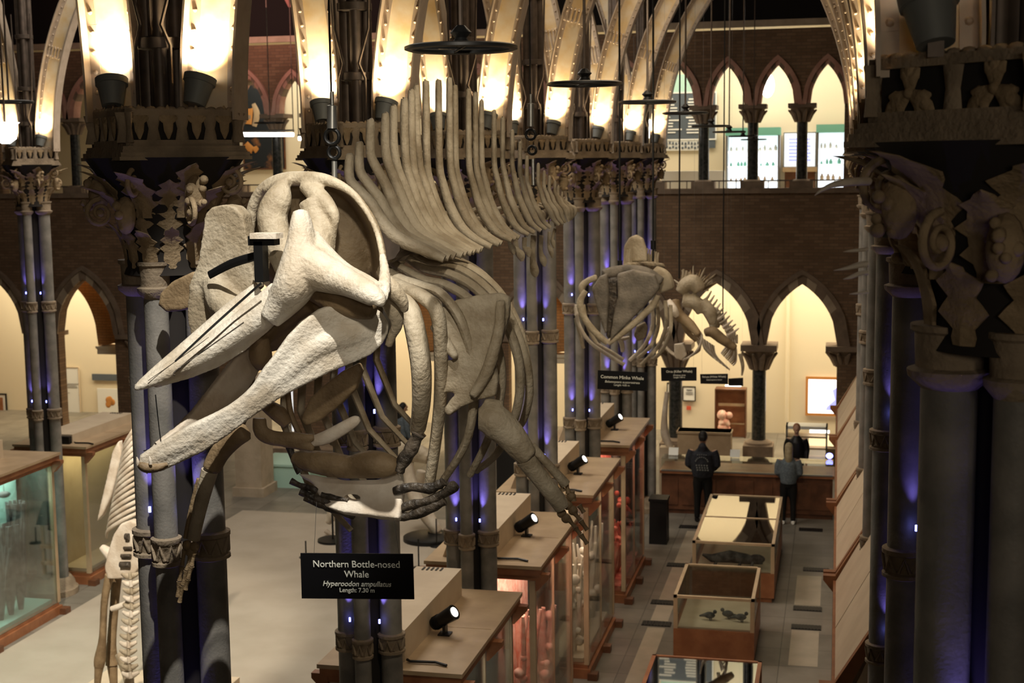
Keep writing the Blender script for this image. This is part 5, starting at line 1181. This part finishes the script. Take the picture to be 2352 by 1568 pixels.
p = at(1905, 1066, 29.5); tag(MB().ball(V((p.x, 29.4, 1.24)), (.07, .07, .06)).build('blue_lamp', M_['led'], None, True), 'small glowing blue lamp at the right end of the counter', 'lamp')
# ------------------------------------------------------------ left far wall and nave
t = slab('notice_board', 'tall white notice board on the far wall left of the near pillar', 'notice board', 131, 843, 186, 960, YF, M_['paper'], frame=M_['boxc'], fw=2)
bars(t, [(137, 880, 180, .8), (137, 884, 176, .8), (137, 888, 178, .8), (138, 900, 160, .8), (150, 948, 175, 1.2)], YF-.035, M_['grey'])
slab('dark_plaque', 'dark oblong plaque above the poster at left', 'sign', 212, 858, 274, 874, YF, M_['grey'])
t = slab('wall_poster', 'white poster with a blurred orange shape below the dark plaque', 'poster', 224, 891, 286, 950, YF, M_['paper']); c = at(254, 918, YF-.035); m = MB()
for j in range(6): m.ball(c+V((random.uniform(-.1, .1), 0, random.uniform(-.2, .15))), (.09, .012, .1), 10, 6)
m.build('picture', M_['orange'], t, True)
slab('framed_picture', 'dark framed portrait-format picture at the far left edge', 'picture', -18, 905, 16, 952, YF, M_['paper'], frame=M_['black'], fw=3)
slab('picture_print', 'dark red print inside the framed picture at the far left edge', 'print', -14, 912, 8, 944, YF-.06, M_['mahog'], .01)
xa, xb = at(664, 950, 36).x, at(716, 950, 36).x; z1 = at(690, 886, 36).z
t = thing('glazed_door', 'bright white glazed door seen beneath the whale jaw', 'door', ((xa+xb)/2, 36, 0)); MB().b2((xa, 36, 0), (xa+.06, 36.1, z1)).b2((xb-.06, 36, 0), (xb, 36.1, z1)).b2((xa, 36, z1-.08), (xb, 36.1, z1)).b2(((xa+xb)/2+.1, 36, 0), ((xa+xb)/2+.14, 36.1, z1)).build('frame', M_['steel'], t); MB().b2((xa+.06, 36.04, .05), (xb-.06, 36.06, z1-.08)).build('lit_glass', M_['fridge'], t)
slab('red_sign', 'red panel right of the bright glazed door', 'sign', 715, 884, 742, 918, 36.06, M_['red'])
p = atz(572, 1140, 0)
t = thing('stone_pier', 'broad beige stone pier on the nave floor left of the pale plinth', 'pier', p); MB().box((p.x, p.y+.35, 1.3), (.62, .7, 2.6)).box((p.x, p.y+.35, .1), (.74, .8, .2)).box((p.x, p.y+.35, 2.62), (.72, .8, .1)).build('body', M_['band'], t)
p = atz(650, 1120, 0); t = thing('low_plinth', 'low pale green display plinth on the nave floor', 'plinth', p); MB().box((p.x, p.y+.6, .25), (1.3, 1.2, .5)).box((p.x, p.y+.6, .52), (1.36, 1.26, .05)).build('body', M_['teal'], t)
p = atz(645, 1078, 0); t = thing('entrance_step', 'long stone step in front of the glazed door', 'step', p); MB().b2((p.x-1.0, 32.6, 0), (p.x+1.6, 33.4, .3)).build('body', M_['dstone'], t)
a, b = at(1139, 1004, 26.5), at(1192, 1110, 26.5); t = thing('black_banner', 'black upright display board between the left-row pillars beside the flipper', 'display board', ((a.x+b.x)/2, 26.5, 0)); MB().b2((a.x, 26.5, .5), (b.x, 26.56, a.z)).build('board', M_['sign'], t)
MB().b2((a.x+.05, 26.5, 0), (a.x+.1, 26.56, .5)).b2((b.x-.1, 26.5, 0), (b.x-.05, 26.56, .5)).b2((a.x-.05, 26.35, 0), (b.x+.05, 26.7, .03)).build('stand', M_['mahog'], t)
a = atz(1511, 1250, 0); t = thing('dark_bin', 'black box-shaped bin standing at the far end of the aisle cases', 'bin', a); MB().box((a.x, a.y+.2, .42), (.34, .4, .84), 0, .95).build('body', M_['black'], t); MB().box((a.x, a.y+.2, .86), (.36, .42, .05)).build('lid', M_['black'], t)
# carved thorns on the nearest right pillar
for i, (pts, lb) in enumerate((([(1975, 574, 4.6, 4), (1955, 576, 4.6, 3), (1937, 578, 4.6, .5)], 'topmost'), ([(1975, 608, 4.6, 7), (1945, 616, 4.6, 4), (1915, 621, 4.6, .5)], 'second'), ([(1975, 628, 4.6, 5), (1955, 636, 4.6, 4), (1937, 641, 4.6, .5)], 'third'), ([(1978, 672, 4.6, 3), (1962, 674, 4.6, 2), (1951, 675, 4.6, .5)], 'lowest'), ([(1950, 418, 4.5, 9), (1915, 424, 4.5, 7), (1888, 436, 4.5, 4), (1871, 449, 4.5, .6)], 'largest and highest'))):
    m = MB(); pxtube(m, [(1995, pts[0][1]-2, 4.6, pts[0][3])]+pts, 8); tag(m.build('pale_tusk', M_['bonewhite'], None, True), '%s pale pointed tip sticking out left of the huge dark pillar' % lb, 'bone', 'pale tips by the huge dark pillar')
# ------------------------------------------------------------ people
def person(x, y, h, label, top, legs, hair, long=False, rz=0, arms='front', skinhead=True, shoes='black', wide=1.0):
    t = thing('person', label, 'person', (x, y, 0), rz)
    k = h/1.78; cr, sr = math.cos(rz), math.sin(rz)
    def W(p): return V((x+(p[0]*cr-p[1]*sr)*k, y+(p[0]*sr+p[1]*cr)*k, p[2]*k))
    def tb(m, pts, n=12): m.tube([W(p[:3]) for p in pts], [p[3]*k for p in pts], n)
    b = MB()
    b.ball(W((0, .03, 1.66)), (.077*k, .097*k, .115*k), 16, 12); tb(b, [(0, 0, 1.4, .07), (0, .01, 1.52, .056), (0, .02, 1.6, .055)])
    b.ball(W((0, .13, 1.65)), (.016*k, .022*k, .025*k)); b.ball(W((0, .11, 1.585)), (.035*k, .03*k, .02*k))
    for s in (-1, 1):
        b.ball(W((s*.08, .02, 1.65)), (.014*k, .025*k, .034*k)); b.ball(W((s*.03, .115, 1.685)), .012*k)
    tb(b, [(0, 0, .92, .13), (0, 0, 1.1, .125), (0, 0, 1.3, .15), (0, 0, 1.42, .08)])
    hands = []
    for s in (-1, 1):
        sh, el, wr = ((s*.19*wide, 0, 1.42), (s*.235*wide, -.02, 1.14), (s*.16*wide, .2, 1.0)) if arms == 'front' else ((s*.19, 0, 1.42), (s*.25, -.02, 1.13), (s*.24, .06, .88))
        tb(b, [(*sh, .055), (*el, .043), (*wr, .03)], 10)
        d = (V(wr)-V(el)).normalized(); hc = V(wr)+d*.06
        b.ball(W(hc), (.035*k, .04*k, .03*k), 10, 8)
        for f_ in range(5):
            o = V((s*(.025-.013*f_), .02, -.005*f_)); L_ = [.05, .075, .085, .08, .06][f_]
            tb(b, [tuple(hc+o)+(.01,), tuple(hc+o+d*L_*.6+V((0, 0, -.01)))+(.009,), tuple(hc+o+d*L_+V((0, 0, -.03)))+(.007,)], 6)
        tb(b, [(s*.09, 0, .9, .085), (s*.1, .01, .5, .055), (s*.105, -.01, .1, .04)])
    melt(b, 'body', M_['skin'], t, .014, 2)
    c = MB()
    tb(c, [(0, 0, .9, .165*wide), (0, 0, 1.0, .185*wide), (0, -.01, 1.18, .195*wide), (0, -.01, 1.34, .18*wide), (0, 0, 1.43, .12), (0, 0, 1.49, .075)], 16)
    for s in (-1, 1):
        sh, el, wr = ((s*.17*wide, -.01, 1.4), (s*.24*wide, -.03, 1.14), (s*.17*wide, .17, 1.01)) if arms == 'front' else ((s*.17, 0, 1.4), (s*.25, -.02, 1.13), (s*.24, .05, .91))
        tb(c, [(*sh, .088), ((sh[0]+el[0])/2+s*.02, -.02, (sh[2]+el[2])/2, .078), (*el, .068), (*wr, .05)])
    if long is None: tb(c, [(0, -.07, 1.44, .1), (0, -.09, 1.5, .085), (0, -.05, 1.54, .06)])
    melt(c, 'top', top, t, .016, 3)
    l = MB()
    for s in (-1, 1): tb(l, [(s*.075, 0, .92, .105), (s*.095, 0, .75, .098), (s*.1, .01, .5, .072), (s*.105, -.01, .25, .06), (s*.105, -.005, .08, .055)])
    tb(l, [(0, 0, .82, .12), (0, 0, .96, .15)])
    melt(l, 'trousers', legs, t, .016, 2)
    for s in (-1, 1):
        m = MB(); tb(m, [(s*.105, -.08, .045, .035), (s*.108, 0, .05, .048), (s*.115, .1, .035, .04), (s*.118, .17, .03, .024)], 10); m.build('shoe', M_[shoes], t, True)
    hb = MB(); hb.ball(W((0, .0, 1.69)), (.09*k, .1*k, .105*k), 16, 12)
    if long: tb(hb, [(0, -.03, 1.72, .08), (0, -.07, 1.6, .09), (0, -.09, 1.45, .085), (0, -.1, 1.33, .05)])
    else: tb(hb, [(0, -.04, 1.68, .08), (0, -.05, 1.6, .065)])
    melt(hb, 'hair', hair, t, .012, 2)
    return t, W
p = atz(1617, 1188, 0)
t, W = person(p.x, 28.4, 1.86, 'person in dark hoodie with white print on the back, standing at the counter', M_['navy'], M_['black'], M_['hairb'], None, wide=1.18)
m = MB()
for j in range(9):
    a = pi*(.08+.84*j/8); m.box(W((.12*math.cos(a), -.235, 1.22+.1*math.sin(a))), (.022, .012, .022))
for r in range(3):
    for j in range(5): m.box(W((-.1+.05*j+.01*r, -.237, 1.16-.045*r)), (.03, .012, .028))
for j in range(5): m.box(W((-.08+.04*j, -.215, 1.37-.004*abs(j-2))), (.02, .02, .014))
m.build('back_print', M_['bucket'], t)
p = atz(1812, 1188, 0)
person(p.x, 28.5, 1.66, 'blonde person in grey knit top and black leggings with pale shoes', M_['sweater'], M_['black'], M_['blond'], True, shoes='paper')
p = at(1830, 975, 31)
person(p.x, 31, 1.6, 'brown-haired person in black behind the counter, facing the blonde visitor', M_['black'], M_['black'], M_['mahog'], False, rz=pi, arms='side')
p = at(926, 960, 31.8)
t, W = person(p.x, 31.8, 1.68, 'distant person in grey coat with a red bag, seen past the whale ribs', M_['sweater'], M_['navy'], M_['hairb'], True, rz=-.8, arms='side')
